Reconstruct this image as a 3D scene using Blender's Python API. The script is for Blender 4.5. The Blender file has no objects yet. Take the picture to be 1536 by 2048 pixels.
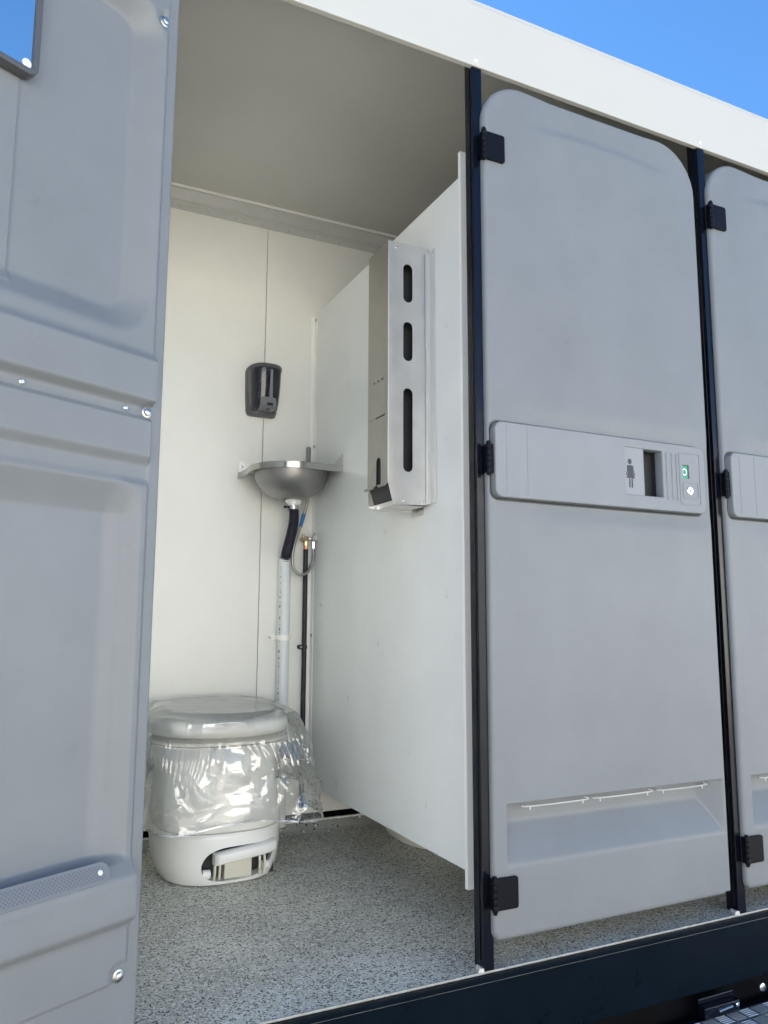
import bpy, bmesh, math, random
import numpy as np
from mathutils import Vector, Matrix, noise
rng = random.Random(7)
S = bpy.context.scene
PI = math.pi

# ------------------------------------------------------------------ camera
RW = [[0.900127968465907, -0.06249296414134324, -0.43111978592760963],
      [-0.43561064746270867, -0.12093161148481757, -0.891974724507822],
      [0.003606134018436432, 0.9906917657760733, -0.1360765263406116]]
CAM = (-0.9356305805424159, -1.4579095039268088, 0.72)
FPX = 1561.4058633903721
cd = bpy.data.cameras.new('camera')
co = bpy.data.objects.new('camera', cd)
S.collection.objects.link(co)
m = Matrix(RW).to_4x4(); m.translation = CAM
co.matrix_world = m
cd.sensor_fit = 'VERTICAL'; cd.sensor_height = 24.0; cd.sensor_width = 18.0
cd.lens = 24.0 * FPX / 2048.0
cd.clip_start = 0.02; cd.clip_end = 3000
S.camera = co

# ------------------------------------------------------------------ world, sun, exposure
SUN_EL = math.radians(44); SUN_AZ = math.radians(-35)     # azimuth measured from +Y towards +X
w = bpy.data.worlds.new("World"); S.world = w; w.use_nodes = True
wn = w.node_tree; wn.nodes.clear()
sky = wn.nodes.new('ShaderNodeTexSky'); sky.sky_type = 'NISHITA'; sky.sun_disc = False
sky.sun_elevation = SUN_EL; sky.sun_rotation = SUN_AZ
sky.air_density = 1.0; sky.dust_density = 0.0; sky.ozone_density = 10.0; sky.altitude = 1500
bg = wn.nodes.new('ShaderNodeBackground'); bg.inputs['Strength'].default_value = 0.0465
wo = wn.nodes.new('ShaderNodeOutputWorld')
tn = wn.nodes.new('ShaderNodeMix'); tn.data_type = 'RGBA'; tn.blend_type = 'MULTIPLY'; tn.inputs[0].default_value = 1.0
tn.inputs[7].default_value = (.84, 1.02, .97, 1); wn.links.new(sky.outputs[0], tn.inputs[6]); wn.links.new(tn.outputs[2], bg.inputs['Color']); wn.links.new(bg.outputs[0], wo.inputs['Surface'])
sl = bpy.data.lights.new('sun', 'SUN'); sl.energy = 5.0; sl.angle = math.radians(0.5); sl.color = (1.0, 0.94, 0.85)
so = bpy.data.objects.new('sun', sl); S.collection.objects.link(so)
sd = Vector((math.sin(SUN_AZ) * math.cos(SUN_EL), math.cos(SUN_AZ) * math.cos(SUN_EL), math.sin(SUN_EL)))
so.rotation_euler = (-sd).to_track_quat('-Z', 'Y').to_euler()
so.location = (3, 6, 8)
S.view_settings.view_transform = 'Standard'; S.view_settings.look = 'None'
S.view_settings.gamma = 1.0; S.view_settings.exposure = 2.87
S.cycles.max_bounces = 14; S.cycles.diffuse_bounces = 8; S.cycles.glossy_bounces = 6
S.cycles.transparent_max_bounces = 24; S.cycles.caustics_reflective = False; S.cycles.caustics_refractive = False
S.cycles.use_denoising = True; S.cycles.sample_clamp_indirect = 6.0

# ------------------------------------------------------------------ materials
def srgb(r, g, b):
    f = lambda c: (c / 12.92) if c <= 0.04045 else ((c + 0.055) / 1.055) ** 2.4
    return (f(r), f(g), f(b), 1)

class NT:
    def __init__(s, name):
        s.m = bpy.data.materials.new(name); s.m.use_nodes = True; s.t = s.m.node_tree
        s.b = s.t.nodes['Principled BSDF']; s.out = s.t.nodes['Material Output']
    def n(s, typ, **kw):
        x = s.t.nodes.new(typ)
        for k, v in kw.items():
            if k in x.inputs: x.inputs[k].default_value = v
            else: setattr(x, k, v)
        return x
    def l(s, a, b): s.t.links.new(a, b)
    def obj(s): return s.n('ShaderNodeTexCoord').outputs['Object']
    def ramp(s, fac, stops):
        r = s.n('ShaderNodeValToRGB'); e = r.color_ramp.elements
        e[0].position, e[0].color = stops[0]; e[1].position, e[1].color = stops[-1]
        for p, c in stops[1:-1]:
            q = e.new(p); q.color = c
        s.l(fac, r.inputs[0]); return r.outputs[0]

def c4(v): return (v, v, v, 1)

def basic(name, col, rough=0.5, metal=0.0, spec=0.5, mott=0.0, mscale=6.0, bump=0.0, bscale=300.0, coat=0.0, rvar=0.0, dirt=0.0):
    k = NT(name); b = k.b
    b.inputs['Base Color'].default_value = (*col[:3], 1); b.inputs['Roughness'].default_value = rough
    b.inputs['Metallic'].default_value = metal; b.inputs['Specular IOR Level'].default_value = spec
    b.inputs['Coat Weight'].default_value = coat; b.inputs['Coat Roughness'].default_value = 0.08
    o = k.obj()
    if mott or dirt:
        nz = k.n('ShaderNodeTexNoise', Scale=mscale, Detail=6.0, Roughness=0.62); k.l(o, nz.inputs['Vector'])
        a = tuple(c * (1 - mott) for c in col[:3]) + (1,); z = tuple(min(1, c * (1 + mott)) for c in col[:3]) + (1,)
        cr = k.ramp(nz.outputs['Fac'], [(0.3, a), (0.7, z)])
        if dirt:
            n2 = k.n('ShaderNodeTexNoise', Scale=19.0, Detail=10.0, Roughness=0.75); k.l(o, n2.inputs['Vector'])
            mk = k.ramp(n2.outputs['Fac'], [(0.60, c4(0)), (0.76, c4(dirt))])
            mx = k.n('ShaderNodeMix', data_type='RGBA'); k.l(mk, mx.inputs[0]); k.l(cr, mx.inputs[6])
            mx.inputs[7].default_value = (col[0] * 0.55, col[1] * 0.53, col[2] * 0.48, 1); cr = mx.outputs[2]
        k.l(cr, b.inputs['Base Color'])
    if rvar:
        nr = k.n('ShaderNodeTexNoise', Scale=9.0, Detail=7.0, Roughness=0.7); k.l(o, nr.inputs['Vector'])
        mr = k.n('ShaderNodeMapRange'); k.l(nr.outputs['Fac'], mr.inputs[0])
        mr.inputs[3].default_value = max(0.02, rough - rvar); mr.inputs[4].default_value = min(1, rough + rvar)
        k.l(mr.outputs[0], b.inputs['Roughness'])
    if bump:
        nb = k.n('ShaderNodeTexNoise', Scale=bscale, Detail=3.0); k.l(o, nb.inputs['Vector'])
        bp = k.n('ShaderNodeBump', Strength=bump, Distance=0.001); k.l(nb.outputs['Fac'], bp.inputs['Height'])
        k.l(bp.outputs[0], b.inputs['Normal'])
    return k.m

def brushed(name, col, rough=0.3, axis=2, streak=60, met=1.0):
    k = NT(name); b = k.b; b.inputs['Metallic'].default_value = met
    o = k.obj(); mp = k.n('ShaderNodeMapping'); k.l(o, mp.inputs[0])
    sc = [streak * 8] * 3; sc[axis] = streak * 0.25; mp.inputs['Scale'].default_value = sc
    nz = k.n('ShaderNodeTexNoise', Scale=1.0, Detail=4.0); k.l(mp.outputs[0], nz.inputs['Vector'])
    cl = k.n('ShaderNodeTexNoise', Scale=14.0, Detail=5.0, Roughness=0.6); k.l(o, cl.inputs['Vector'])
    cr = k.ramp(cl.outputs['Fac'], [(0.3, (col[0] * .88, col[1] * .88, col[2] * .88, 1)), (0.7, (*col[:3], 1))]); k.l(cr, b.inputs['Base Color'])
    mr = k.n('ShaderNodeMapRange'); k.l(nz.outputs['Fac'], mr.inputs[0]); mr.inputs[3].default_value = rough - .09; mr.inputs[4].default_value = rough + .12
    k.l(mr.outputs[0], b.inputs['Roughness'])
    bp = k.n('ShaderNodeBump', Strength=0.12, Distance=0.0004); k.l(nz.outputs['Fac'], bp.inputs['Height']); k.l(bp.outputs[0], b.inputs['Normal'])
    return k.m

def flake_mat(name, base, thr_dark=0.2, thr_light=0.84, cell=260.0):
    k = NT(name); b = k.b; o = k.obj()
    nz = k.n('ShaderNodeTexNoise', Scale=170.0, Detail=2.0); k.l(o, nz.inputs['Vector'])
    ad = k.n('ShaderNodeMixRGB', blend_type='ADD'); ad.inputs[0].default_value = 0.006; k.l(o, ad.inputs[1]); k.l(nz.outputs['Color'], ad.inputs[2])
    cur = None
    big = k.n('ShaderNodeTexNoise', Scale=5.0, Detail=5.0, Roughness=.6); k.l(o, big.inputs['Vector'])
    col = k.ramp(big.outputs['Fac'], [(0.32, (base[0] * .74, base[1] * .74, base[2] * .75, 1)), (0.68, (base[0] * 1.15, base[1] * 1.15, base[2] * 1.15, 1))])
    for off, sc, lo, hi, dk, lt in ((0.0, cell, thr_dark, thr_light, (.018, .02, .026, 1), (.90, .91, .89, 1)), (3.7, cell * .72, thr_dark * .55, 1 - (1 - thr_light) * .6, (.03, .032, .04, 1), (.84, .85, .83, 1))):
        mp = k.n('ShaderNodeMapping'); mp.inputs['Location'].default_value = (off, off * 1.3, 0); k.l(ad.outputs[0], mp.inputs[0])
        v = k.n('ShaderNodeTexVoronoi', Scale=sc, feature='F1'); k.l(mp.outputs[0], v.inputs['Vector'])
        sp = k.n('ShaderNodeSeparateColor'); k.l(v.outputs['Color'], sp.inputs[0])
        near = k.n('ShaderNodeMath', operation='LESS_THAN'); k.l(v.outputs['Distance'], near.inputs[0]); near.inputs[1].default_value = 0.46
        for op, th, cc in (('LESS_THAN', lo, dk), ('GREATER_THAN', hi, lt)):
            q = k.n('ShaderNodeMath', operation=op); k.l(sp.outputs[0], q.inputs[0]); q.inputs[1].default_value = th
            mu = k.n('ShaderNodeMath', operation='MULTIPLY'); k.l(q.outputs[0], mu.inputs[0]); k.l(near.outputs[0], mu.inputs[1])
            mx = k.n('ShaderNodeMix', data_type='RGBA'); k.l(mu.outputs[0], mx.inputs[0]); k.l(col, mx.inputs[6]); mx.inputs[7].default_value = cc
            col = mx.outputs[2]
        cur = v
    k.l(col, b.inputs['Base Color']); b.inputs['Roughness'].default_value = 0.42
    bp = k.n('ShaderNodeBump', Strength=0.35, Distance=0.0012); k.l(cur.outputs['Distance'], bp.inputs['Height']); k.l(bp.outputs[0], b.inputs['Normal'])
    return k.m

M = {}
M['door'] = basic('grey_moulded_plastic', (.190, .205, .218), rough=.44, spec=.38, mott=.07, mscale=3.5, bump=.16, bscale=420, rvar=.11, dirt=.24)
M['panel'] = basic('grey_handle_plastic', (.240, .257, .275), rough=.48, spec=.25, mott=.03, mscale=8, bump=.12, bscale=500, rvar=.07, dirt=.10)
M['black'] = basic('black_hinge_plastic', (.005, .0055, .009), rough=.42, spec=.12, bump=.12, bscale=500, mott=.2)
M['post'] = basic('black_painted_metal', (.004, .005, .010), rough=.2, spec=.30, mott=.3, mscale=10, rvar=.1)
M['skirt'] = basic('dark_navy_paint', (.0022, .006, .011), rough=.3, spec=.10, mott=.25, mscale=5, rvar=.13)
M['white'] = basic('white_sandwich_panel', (.88, .875, .82), rough=.38, mott=.025, mscale=4, bump=.07, bscale=60, rvar=.08, dirt=.05)
M['partition'] = basic('white_partition_board', (.85, .87, .85), rough=.30, mott=.035, mscale=4.5, bump=.07, bscale=45, rvar=.08, dirt=.10)
M['fascia'] = basic('white_coated_fascia', (.52, .517, .48), rough=.5, mott=.012, mscale=3, dirt=.03)
M['trim'] = basic('white_edge_profile', (.95, .945, .90), rough=.35, mott=.02, dirt=.06)
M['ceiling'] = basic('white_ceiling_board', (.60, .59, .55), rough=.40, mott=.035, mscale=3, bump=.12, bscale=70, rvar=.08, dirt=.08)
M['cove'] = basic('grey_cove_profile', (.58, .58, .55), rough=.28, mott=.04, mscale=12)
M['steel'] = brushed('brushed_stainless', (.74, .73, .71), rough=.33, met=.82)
M['steel_shade'] = brushed('brushed_stainless_shaded', (.42, .41, .375), rough=.36, met=.9)  # darker copy of the same steel: side-face shade put into the colour
M['steel_h'] = brushed('spun_stainless', (.36, .35, .34), rough=.36, axis=0)
M['chrome'] = basic('chrome', (.74, .74, .72), rough=.20, metal=1.0, rvar=.05)
M['zinc'] = basic('zinc_plated', (.52, .52, .50), rough=.36, metal=1.0, rvar=.08)
M['satin'] = basic('satin_white_metal', (.66, .66, .63), rough=.30, metal=.35)
M['darkhole'] = basic('dark_cavity', (.03, .032, .035), rough=.6, mott=.1)  # also used to paint in shade inside openings
M['toilet'] = basic('white_toilet_plastic', (.88, .88, .84), rough=.22, spec=.5, mott=.015, mscale=6, rvar=.05, dirt=.04)
M['cream'] = basic('cream_plastic', (.70, .68, .58), rough=.3, mott=.03)
M['soapbody'] = basic('smoked_plastic', (.012, .013, .024), rough=.10, spec=.6, mott=.2, rvar=.03)
M['soapgrey'] = basic('charcoal_plastic', (.085, .087, .098), rough=.38, bump=.1, bscale=500, mott=.08)
M['soaplight'] = basic('grey_plastic', (.20, .205, .215), rough=.35, mott=.06)
M['pvc'] = basic('white_pvc_pipe', (.76, .79, .80), rough=.32, mott=.03, mscale=20)
M['ink'] = basic('black_print', (.02, .02, .02), rough=.6, mott=.1)
M['hose'] = basic('black_corrugated_plastic', (.014, .014, .028), rough=.34, mott=.2)
M['rubber'] = basic('black_rubber', (.014, .014, .018), rough=.5, mott=.2)
M['copper'] = basic('copper', (.70, .33, .22), rough=.3, metal=1.0, mott=.1, mscale=60)
M['brass'] = basic('brass', (.52, .42, .26), rough=.3, metal=1.0, mott=.1, mscale=60)
M['blue'] = basic('blue_tag', (.015, .16, .42), rough=.4, mott=.08, mscale=80)
M['mirror'] = basic('mirror_glass', (.90, .92, .93), rough=.012, metal=1.0)
M['frame'] = basic('dark_grey_frame', (.085, .088, .095), rough=.4, mott=.06, bump=.1)
M['green'] = basic('green_indicator', (.012, .30, .15), rough=.35, mott=.05)
M['signwhite'] = basic('white_print', (.80, .82, .80), rough=.4, mott=.02)
M['signblack'] = basic('black_pictogram', (.022, .024, .03), rough=.45, mott=.1)
M['plate'] = basic('pale_grey_plate', (.235, .25, .265), rough=.4, mott=.02)
M['sill'] = basic('worn_sill_edge', (.36, .36, .34), rough=.5, mott=.25, mscale=40)
M['weld'] = basic('pale_sealant', (.62, .62, .58), rough=.5, mott=.1, mscale=60, bump=.5, bscale=150)
M['floor'] = flake_mat('flaked_floor', (.61, .595, .50), thr_dark=.29, thr_light=.74, cell=245.0)
M['upstand'] = flake_mat('flaked_upstand', (.30, .31, .29), thr_dark=.05, thr_light=.95, cell=160)
M['under'] = basic('chassis_black', (.003, .003, .004), rough=.6, mott=.3, spec=.06)
# printed-looking braid
k = NT('braided_steel'); k.b.inputs['Metallic'].default_value = .9; k.b.inputs['Base Color'].default_value = (.36, .35, .33, 1); k.b.inputs['Roughness'].default_value = .38
wv = k.n('ShaderNodeTexWave', Scale=260.0, Distortion=1.0); k.l(k.obj(), wv.inputs['Vector'])
k.l(k.ramp(wv.outputs['Fac'], [(.2, (.16, .16, .15, 1)), (.7, (.52, .51, .48, 1))]), k.b.inputs['Base Color']); M['braid'] = k.m
# checker plate
M['tread'] = basic('aluminium_tread', (.26, .28, .33), rough=.35, metal=.8, mott=.12, mscale=30, rvar=.1)
# perforated grille
k = NT('perforated_vent'); o = k.obj()
mp = k.n('ShaderNodeMapping'); mp.inputs['Rotation'].default_value = (0, 0, math.radians(45)); k.l(o, mp.inputs[0])
sx = k.n('ShaderNodeSeparateXYZ'); k.l(mp.outputs[0], sx.inputs[0])
acc = None
for ax in (0, 1):
    a = k.n('ShaderNodeMath', operation='MULTIPLY'); k.l(sx.outputs[ax], a.inputs[0]); a.inputs[1].default_value = 2 * PI / 0.0046
    a2 = k.n('ShaderNodeMath', operation='COSINE'); k.l(a.outputs[0], a2.inputs[0])
    if acc is None: acc = a2
    else:
        ad = k.n('ShaderNodeMath', operation='ADD'); k.l(acc.outputs[0], ad.inputs[0]); k.l(a2.outputs[0], ad.inputs[1]); acc = ad
k.l(k.ramp(acc.outputs[0], [(.55, (.18, .19, .205, 1)), (.75, (.12, .128, .14, 1))]), k.b.inputs['Base Color']); k.b.inputs['Roughness'].default_value = .45
M['vent'] = k.m
# ground
k = NT('pale_concrete'); o = k.obj()
n1 = k.n('ShaderNodeTexNoise', Scale=.8, Detail=8.0, Roughness=.6); k.l(o, n1.inputs['Vector'])
n2 = k.n('ShaderNodeTexNoise', Scale=60.0, Detail=6.0, Roughness=.7); k.l(o, n2.inputs['Vector'])
mx = k.n('ShaderNodeMix', data_type='RGBA'); mx.inputs[0].default_value = .4
k.l(k.ramp(n1.outputs['Fac'], [(.3, (.14, .135, .122, 1)), (.7, (.20, .19, .172, 1))]), mx.inputs[6])
k.l(k.ramp(n2.outputs['Fac'], [(.3, (.10, .096, .088, 1)), (.7, (.27, .26, .235, 1))]), mx.inputs[7])
k.l(mx.outputs[2], k.b.inputs['Base Color']); k.b.inputs['Roughness'].default_value = .9
bp = k.n('ShaderNodeBump', Strength=.5, Distance=.004); k.l(n2.outputs['Fac'], bp.inputs['Height']); k.l(bp.outputs[0], k.b.inputs['Normal']); M['ground'] = k.m
# clear crinkled film
k = NT('clear_film'); k.t.nodes.remove(k.b)
o = k.obj()
sz = k.n('ShaderNodeSeparateXYZ'); k.l(o, sz.inputs[0])
def streaks(rot, scl, base, det):
    mp_ = k.n('ShaderNodeMapping'); mp_.inputs['Rotation'].default_value = rot; mp_.inputs['Scale'].default_value = scl; k.l(o, mp_.inputs[0])
    n_r = k.n('ShaderNodeTexNoise', Scale=base, Detail=det, Roughness=.5, Distortion=.5); n_r.noise_type = 'RIDGED_MULTIFRACTAL'; k.l(mp_.outputs[0], n_r.inputs['Vector'])
    return n_r.outputs['Fac']
long_ = streaks((.35, .55, .2), (1.0, 1.0, .30), 13.0, 1.5)
cross_ = streaks((-.5, -.7, .4), (1.0, 1.0, .35), 17.0, 1.5)
fine_ = streaks((.2, .9, .6), (1.0, 1.0, .6), 38.0, 2.0)
gx = k.n('ShaderNodeMapRange'); k.l(sz.outputs[0], gx.inputs[0]); gx.inputs[1].default_value = -.34; gx.inputs[2].default_value = -.14; gx.inputs[3].default_value = .28; gx.inputs[4].default_value = .80
gn = k.n('ShaderNodeTexNoise', Scale=9.0, Detail=2.0); k.l(o, gn.inputs['Vector'])
gate = k.ramp(gn.outputs['Fac'], [(.44, c4(.12)), (.60, c4(1))])
fg = k.n('ShaderNodeMath', operation='MULTIPLY'); k.l(gate, fg.inputs[0]); k.l(gx.outputs[0], fg.inputs[1])
ff = k.n('ShaderNodeMath', operation='MULTIPLY'); k.l(fg.outputs[0], ff.inputs[0]); k.l(fine_, ff.inputs[1])
s1 = k.n('ShaderNodeMath', operation='ADD'); k.l(long_, s1.inputs[0]); k.l(cross_, s1.inputs[1])
hh = k.n('ShaderNodeMath', operation='MULTIPLY_ADD'); k.l(ff.outputs[0], hh.inputs[0]); hh.inputs[1].default_value = .55; k.l(s1.outputs[0], hh.inputs[2])
cre = k.n('ShaderNodeMapRange'); k.l(long_, cre.inputs[0]); cre.inputs[1].default_value = 1.15; cre.inputs[2].default_value = 1.55
bp = k.n('ShaderNodeBump', Strength=1.0, Distance=.012); k.l(hh.outputs[0], bp.inputs['Height'])
calm = k.n('ShaderNodeMapRange'); k.l(sz.outputs[2], calm.inputs[0]); calm.inputs[1].default_value = .36; calm.inputs[2].default_value = .41; calm.inputs[3].default_value = 1.0; calm.inputs[4].default_value = .22
k.l(calm.outputs[0], bp.inputs['Strength'])
tr = k.n('ShaderNodeBsdfTransparent'); tr.inputs[0].default_value = (.985, .99, .985, 1)
gl = k.n('ShaderNodeBsdfGlossy'); gl.inputs['Roughness'].default_value = .055; gl.inputs['Color'].default_value = (1, 1, 1, 1); k.l(bp.outputs[0], gl.inputs['Normal'])
df = k.n('ShaderNodeBsdfDiffuse'); df.inputs['Color'].default_value = (.92, .94, .92, 1)
lw = k.n('ShaderNodeLayerWeight', Blend=.30); k.l(bp.outputs[0], lw.inputs['Normal'])
mr = k.n('ShaderNodeMapRange'); k.l(lw.outputs['Fresnel'], mr.inputs[0]); mr.inputs[1].default_value = .02; mr.inputs[3].default_value = .10; mr.inputs[4].default_value = 1.0
m1 = k.n('ShaderNodeMixShader'); k.l(mr.outputs[0], m1.inputs[0]); k.l(tr.outputs[0], m1.inputs[1]); k.l(gl.outputs[0], m1.inputs[2])
m2 = k.n('ShaderNodeMixShader'); cf = k.n('ShaderNodeMath', operation='MULTIPLY_ADD'); k.l(cre.outputs[0], cf.inputs[0]); cf.inputs[1].default_value = .22; cf.inputs[2].default_value = .07; k.l(cf.outputs[0], m2.inputs[0]); k.l(m1.outputs[0], m2.inputs[1]); k.l(df.outputs[0], m2.inputs[2])
k.l(m2.outputs[0], k.out.inputs['Surface']); M['film'] = k.m
k = NT('film_hem'); k.t.nodes.remove(k.b)
tr = k.n('ShaderNodeBsdfTransparent'); df = k.n('ShaderNodeBsdfDiffuse'); df.inputs['Color'].default_value = (.9, .92, .9, 1); gl = k.n('ShaderNodeBsdfGlossy', Roughness=.15)
m0 = k.n('ShaderNodeMixShader'); m0.inputs[0].default_value = .5; k.l(df.outputs[0], m0.inputs[1]); k.l(gl.outputs[0], m0.inputs[2])
m1 = k.n('ShaderNodeMixShader'); m1.inputs[0].default_value = .45; k.l(tr.outputs[0], m1.inputs[1]); k.l(m0.outputs[0], m1.inputs[2]); k.l(m1.outputs[0], k.out.inputs['Surface']); M['filmedge'] = k.m

# ------------------------------------------------------------------ object helpers
def link(o, parent=None, loc=None, rot=None):
    S.collection.objects.link(o)
    if loc is not None: o.location = loc
    if rot is not None: o.rotation_euler = rot
    if parent is not None:
        o.parent = parent
        if parent.get('_wz'):               # geometry given in world coordinates
            o.matrix_parent_inverse = Matrix.Translation(-Vector(parent['_base']))
    return o

def empty(name, loc, label=None, cat=None, group=None):
    o = bpy.data.objects.new(name, None); S.collection.objects.link(o); o.location = loc
    o.empty_display_size = 0.1
    if label: o['label'] = label
    if cat: o['category'] = cat
    if group: o['group'] = group
    return o
BASES = {}
def thing(name, loc, label, cat, group=None):
    o = empty(name, loc, label, cat, group); BASES[o.name] = Vector(loc); return o

def part(name, bm, mat, parent=None, bevel=0.0, seg=2, smooth=True, angle=35, label=None):
    me = bpy.data.meshes.new(name)
    if isinstance(bm, bmesh.types.BMesh):
        bmesh.ops.recalc_face_normals(bm, faces=bm.faces[:]); bm.to_mesh(me); bm.free()
    else:
        me.from_pydata(bm[0], [], bm[1]); me.update()
    for mt in (mat if isinstance(mat, (list, tuple)) else [mat]): me.materials.append(mt)
    o = bpy.data.objects.new(name, me); S.collection.objects.link(o)
    if parent is not None:
        o.parent = parent
        if parent.name in BASES: o.matrix_parent_inverse = Matrix.Translation(-BASES[parent.name])
    if smooth:
        me.polygons.foreach_set('use_smooth', [True] * len(me.polygons))
        me.set_sharp_from_angle(angle=math.radians(angle))
    if bevel:
        b = o.modifiers.new('bevel', 'BEVEL'); b.width = bevel; b.segments = seg; b.limit_method = 'ANGLE'; b.angle_limit = math.radians(40)
        b.harden_normals = True
    if label: o['label'] = label
    return o

def box(bm, x0, x1, y0, y1, z0, z1):
    v = [bm.verts.new(p) for p in ((x0, y0, z0), (x1, y0, z0), (x1, y1, z0), (x0, y1, z0), (x0, y0, z1), (x1, y0, z1), (x1, y1, z1), (x0, y1, z1))]
    for f in ((0, 3, 2, 1), (4, 5, 6, 7), (0, 1, 5, 4), (1, 2, 6, 5), (2, 3, 7, 6), (3, 0, 4, 7)): bm.faces.new([v[i] for i in f])
def boxes(*bs):
    bm = bmesh.new()
    for b in bs: box(bm, *b)
    return bm

def ringloft(bm, rings, cap0=True, cap1=True, closed=True):
    vs = [[bm.verts.new(p) for p in r] for r in rings]
    n = len(rings[0])
    for a, b in zip(vs, vs[1:]):
        for i in range(n if closed else n - 1):
            j = (i + 1) % n
            bm.faces.new((a[i], a[j], b[j], b[i]))
    if cap0: bm.faces.new(list(reversed(vs[0])))
    if cap1: bm.faces.new(vs[-1])
    return vs

def tube(bm, pts, r, n=14, caps=True):
    pts = [Vector(p) for p in pts]; rs = r if isinstance(r, (list, tuple)) else [r] * len(pts)
    t0 = (pts[1] - pts[0]).normalized(); u = t0.orthogonal().normalized(); rings = []
    for i, p in enumerate(pts):
        a = pts[max(i - 1, 0)]; b = pts[min(i + 1, len(pts) - 1)]; t = (b - a).normalized()
        u = (u - t * u.dot(t)).normalized(); v = t.cross(u)
        rings.append([p + (u * math.cos(2 * PI * q / n) + v * math.sin(2 * PI * q / n)) * rs[i] for q in range(n)])
    ringloft(bm, rings, caps, caps)

def lathe(bm, c, axis, prof, n=32, cap0=True, cap1=True):
    """prof: list of (distance along axis, radius)"""
    ax = Vector(axis).normalized(); u = ax.orthogonal().normalized(); v = ax.cross(u); c = Vector(c)
    ringloft(bm, [[c + ax * d + (u * math.cos(2 * PI * q / n) + v * math.sin(2 * PI * q / n)) * max(r, 1e-5) for q in range(n)] for d, r in prof], cap0, cap1)

def catmull(pts, n=12):
    P = [Vector(p) for p in pts]; P = [P[0] * 2 - P[1]] + P + [P[-1] * 2 - P[-2]]; out = []
    for i in range(1, len(P) - 2):
        for k_ in range(n):
            t = k_ / n
            out.append(0.5 * ((2 * P[i]) + (P[i + 1] - P[i - 1]) * t + (2 * P[i - 1] - 5 * P[i] + 4 * P[i + 1] - P[i + 2]) * t * t + (3 * P[i] - P[i - 1] - 3 * P[i + 1] + P[i + 2]) * t ** 3))
    out.append(P[-2]); return out

def rrect(x0, x1, z0, z1, r, n=8):
    out = []
    for cx, cz, a0 in ((x1 - r, z1 - r, 0), (x0 + r, z1 - r, 90), (x0 + r, z0 + r, 180), (x1 - r, z0 + r, 270)):
        for i in range(n + 1):
            a = math.radians(a0 + 90 * i / n); out.append((cx + r * math.cos(a), cz + r * math.sin(a)))
    return out

def plate(outline, holes=(), depth=.002, bevel=0.0, res=1):
    """flat plate in local XY with holes, extruded +-depth/2; returned as (verts, faces)"""
    cu = bpy.data.curves.new('t', 'CURVE'); cu.dimensions = '2D'; cu.fill_mode = 'BOTH'; cu.extrude = depth / 2; cu.bevel_depth = bevel; cu.bevel_resolution = 2
    for pl in [outline] + list(holes):
        sp = cu.splines.new('POLY'); sp.points.add(len(pl) - 1)
        for q, (a, b) in enumerate(pl): sp.points[q].co = (a, b, 0, 1)
        sp.use_cyclic_u = True
    ob = bpy.data.objects.new('t', cu); S.collection.objects.link(ob)
    bpy.context.view_layer.update()
    me = bpy.data.meshes.new_from_object(ob.evaluated_get(bpy.context.evaluated_depsgraph_get()))
    vs = [tuple(v.co) for v in me.vertices]; fs = [tuple(p.vertices) for p in me.polygons]
    bpy.data.objects.remove(ob); bpy.data.meshes.remove(me)
    return vs, fs

def mapped(pl, fn): return [tuple(fn(*v)) for v in pl[0]], pl[1]

def screw(bm, c, axis, r, h=None):
    h = h or r * .5
    lathe(bm, c, axis, [(0, r), (h * .5, r * .96), (h, r * .6), (h * 1.02, r * .34), (h * .6, r * .3)], n=16)
def hexbolt(bm, c, axis, r):
    ax = Vector(axis).normalized()
    lathe(bm, c, ax, [(0, r * 1.45), (r * .18, r * 1.45), (r * .3, r * 1.2)], n=28)
    lathe(bm, Vector(c) + ax * r * .25, ax, [(0, r), (r * .6, r), (r * .75, r * .75)], n=6)

def lin(a, b, x):
    t = np.clip((x - a) / (b - a), 0, 1); return .8 * t + .2 * t * t * (3 - 2 * t)

def sst(a, b, x):
    t = np.clip((x - a) / (b - a), 0, 1); return t * t * (3 - 2 * t)

# ------------------------------------------------------------------ setting
g = bmesh.new(); R_ = 600
GZ = -0.72
v = [g.verts.new(p) for p in ((-R_, -R_, GZ), (R_, -R_, GZ), (R_, R_, GZ), (-R_, R_, GZ))]; g.faces.new(v)
go = part('ground', g, M['ground'], smooth=False); go['kind'] = 'structure'; go['label'] = 'pale concrete yard under and around the trailer'

# added hall, unseen behind the photographer: put there to bounce daylight onto the trailer
HL = thing('added_bounce_hall', (0, -11.0, GZ), 'long white hall added unseen behind the camera to bounce light', 'added light reflector')
b = bmesh.new(); xw = []
i = 0
while i * .5 < 44:
    xw += [(-22 + i * .5, 0), (-22 + i * .5 + .38, 0), (-22 + i * .5 + .41, -.03), (-22 + i * .5 + .47, -.03)]; i += 1
ringloft(b, [[(x, -11.0 + y, z) for x, y in xw] + [(22, -19, z), (-22, -19, z)] for z in (GZ, 3.9)])
part('wall', b, basic('white_profiled_cladding', (.78, .77, .73), rough=.5, mott=.04, mscale=.7), HL, smooth=False)
for x0 in (-9.0, 4.0):
    part('roller_door', boxes((x0, x0 + 4.2, -10.96, -10.9, GZ + .02, 2.9)), basic('grey_roller_door', (.33, .35, .37), rough=.45, mott=.05), HL, bevel=.01)
part('roof_edge', boxes((-22.2, 22.2, -19.2, -10.8, 3.905, 4.15)), basic('grey_roof_edge', (.25, .26, .28), rough=.5, mott=.06), HL, bevel=.02)

W = 0.7466                     # bay pitch
XL, XR = -2 * W - .03, 2 * W + .06
D = 1.167                      # back wall
ZF, ZT = 2.0432, 2.2075        # fascia bottom and top
XP = 0.0455                    # partition face

T = thing('toilet_trailer', (0, 0, GZ), 'white and black toilet trailer with a row of moulded grey doors, one folded open', 'toilet trailer')

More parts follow.
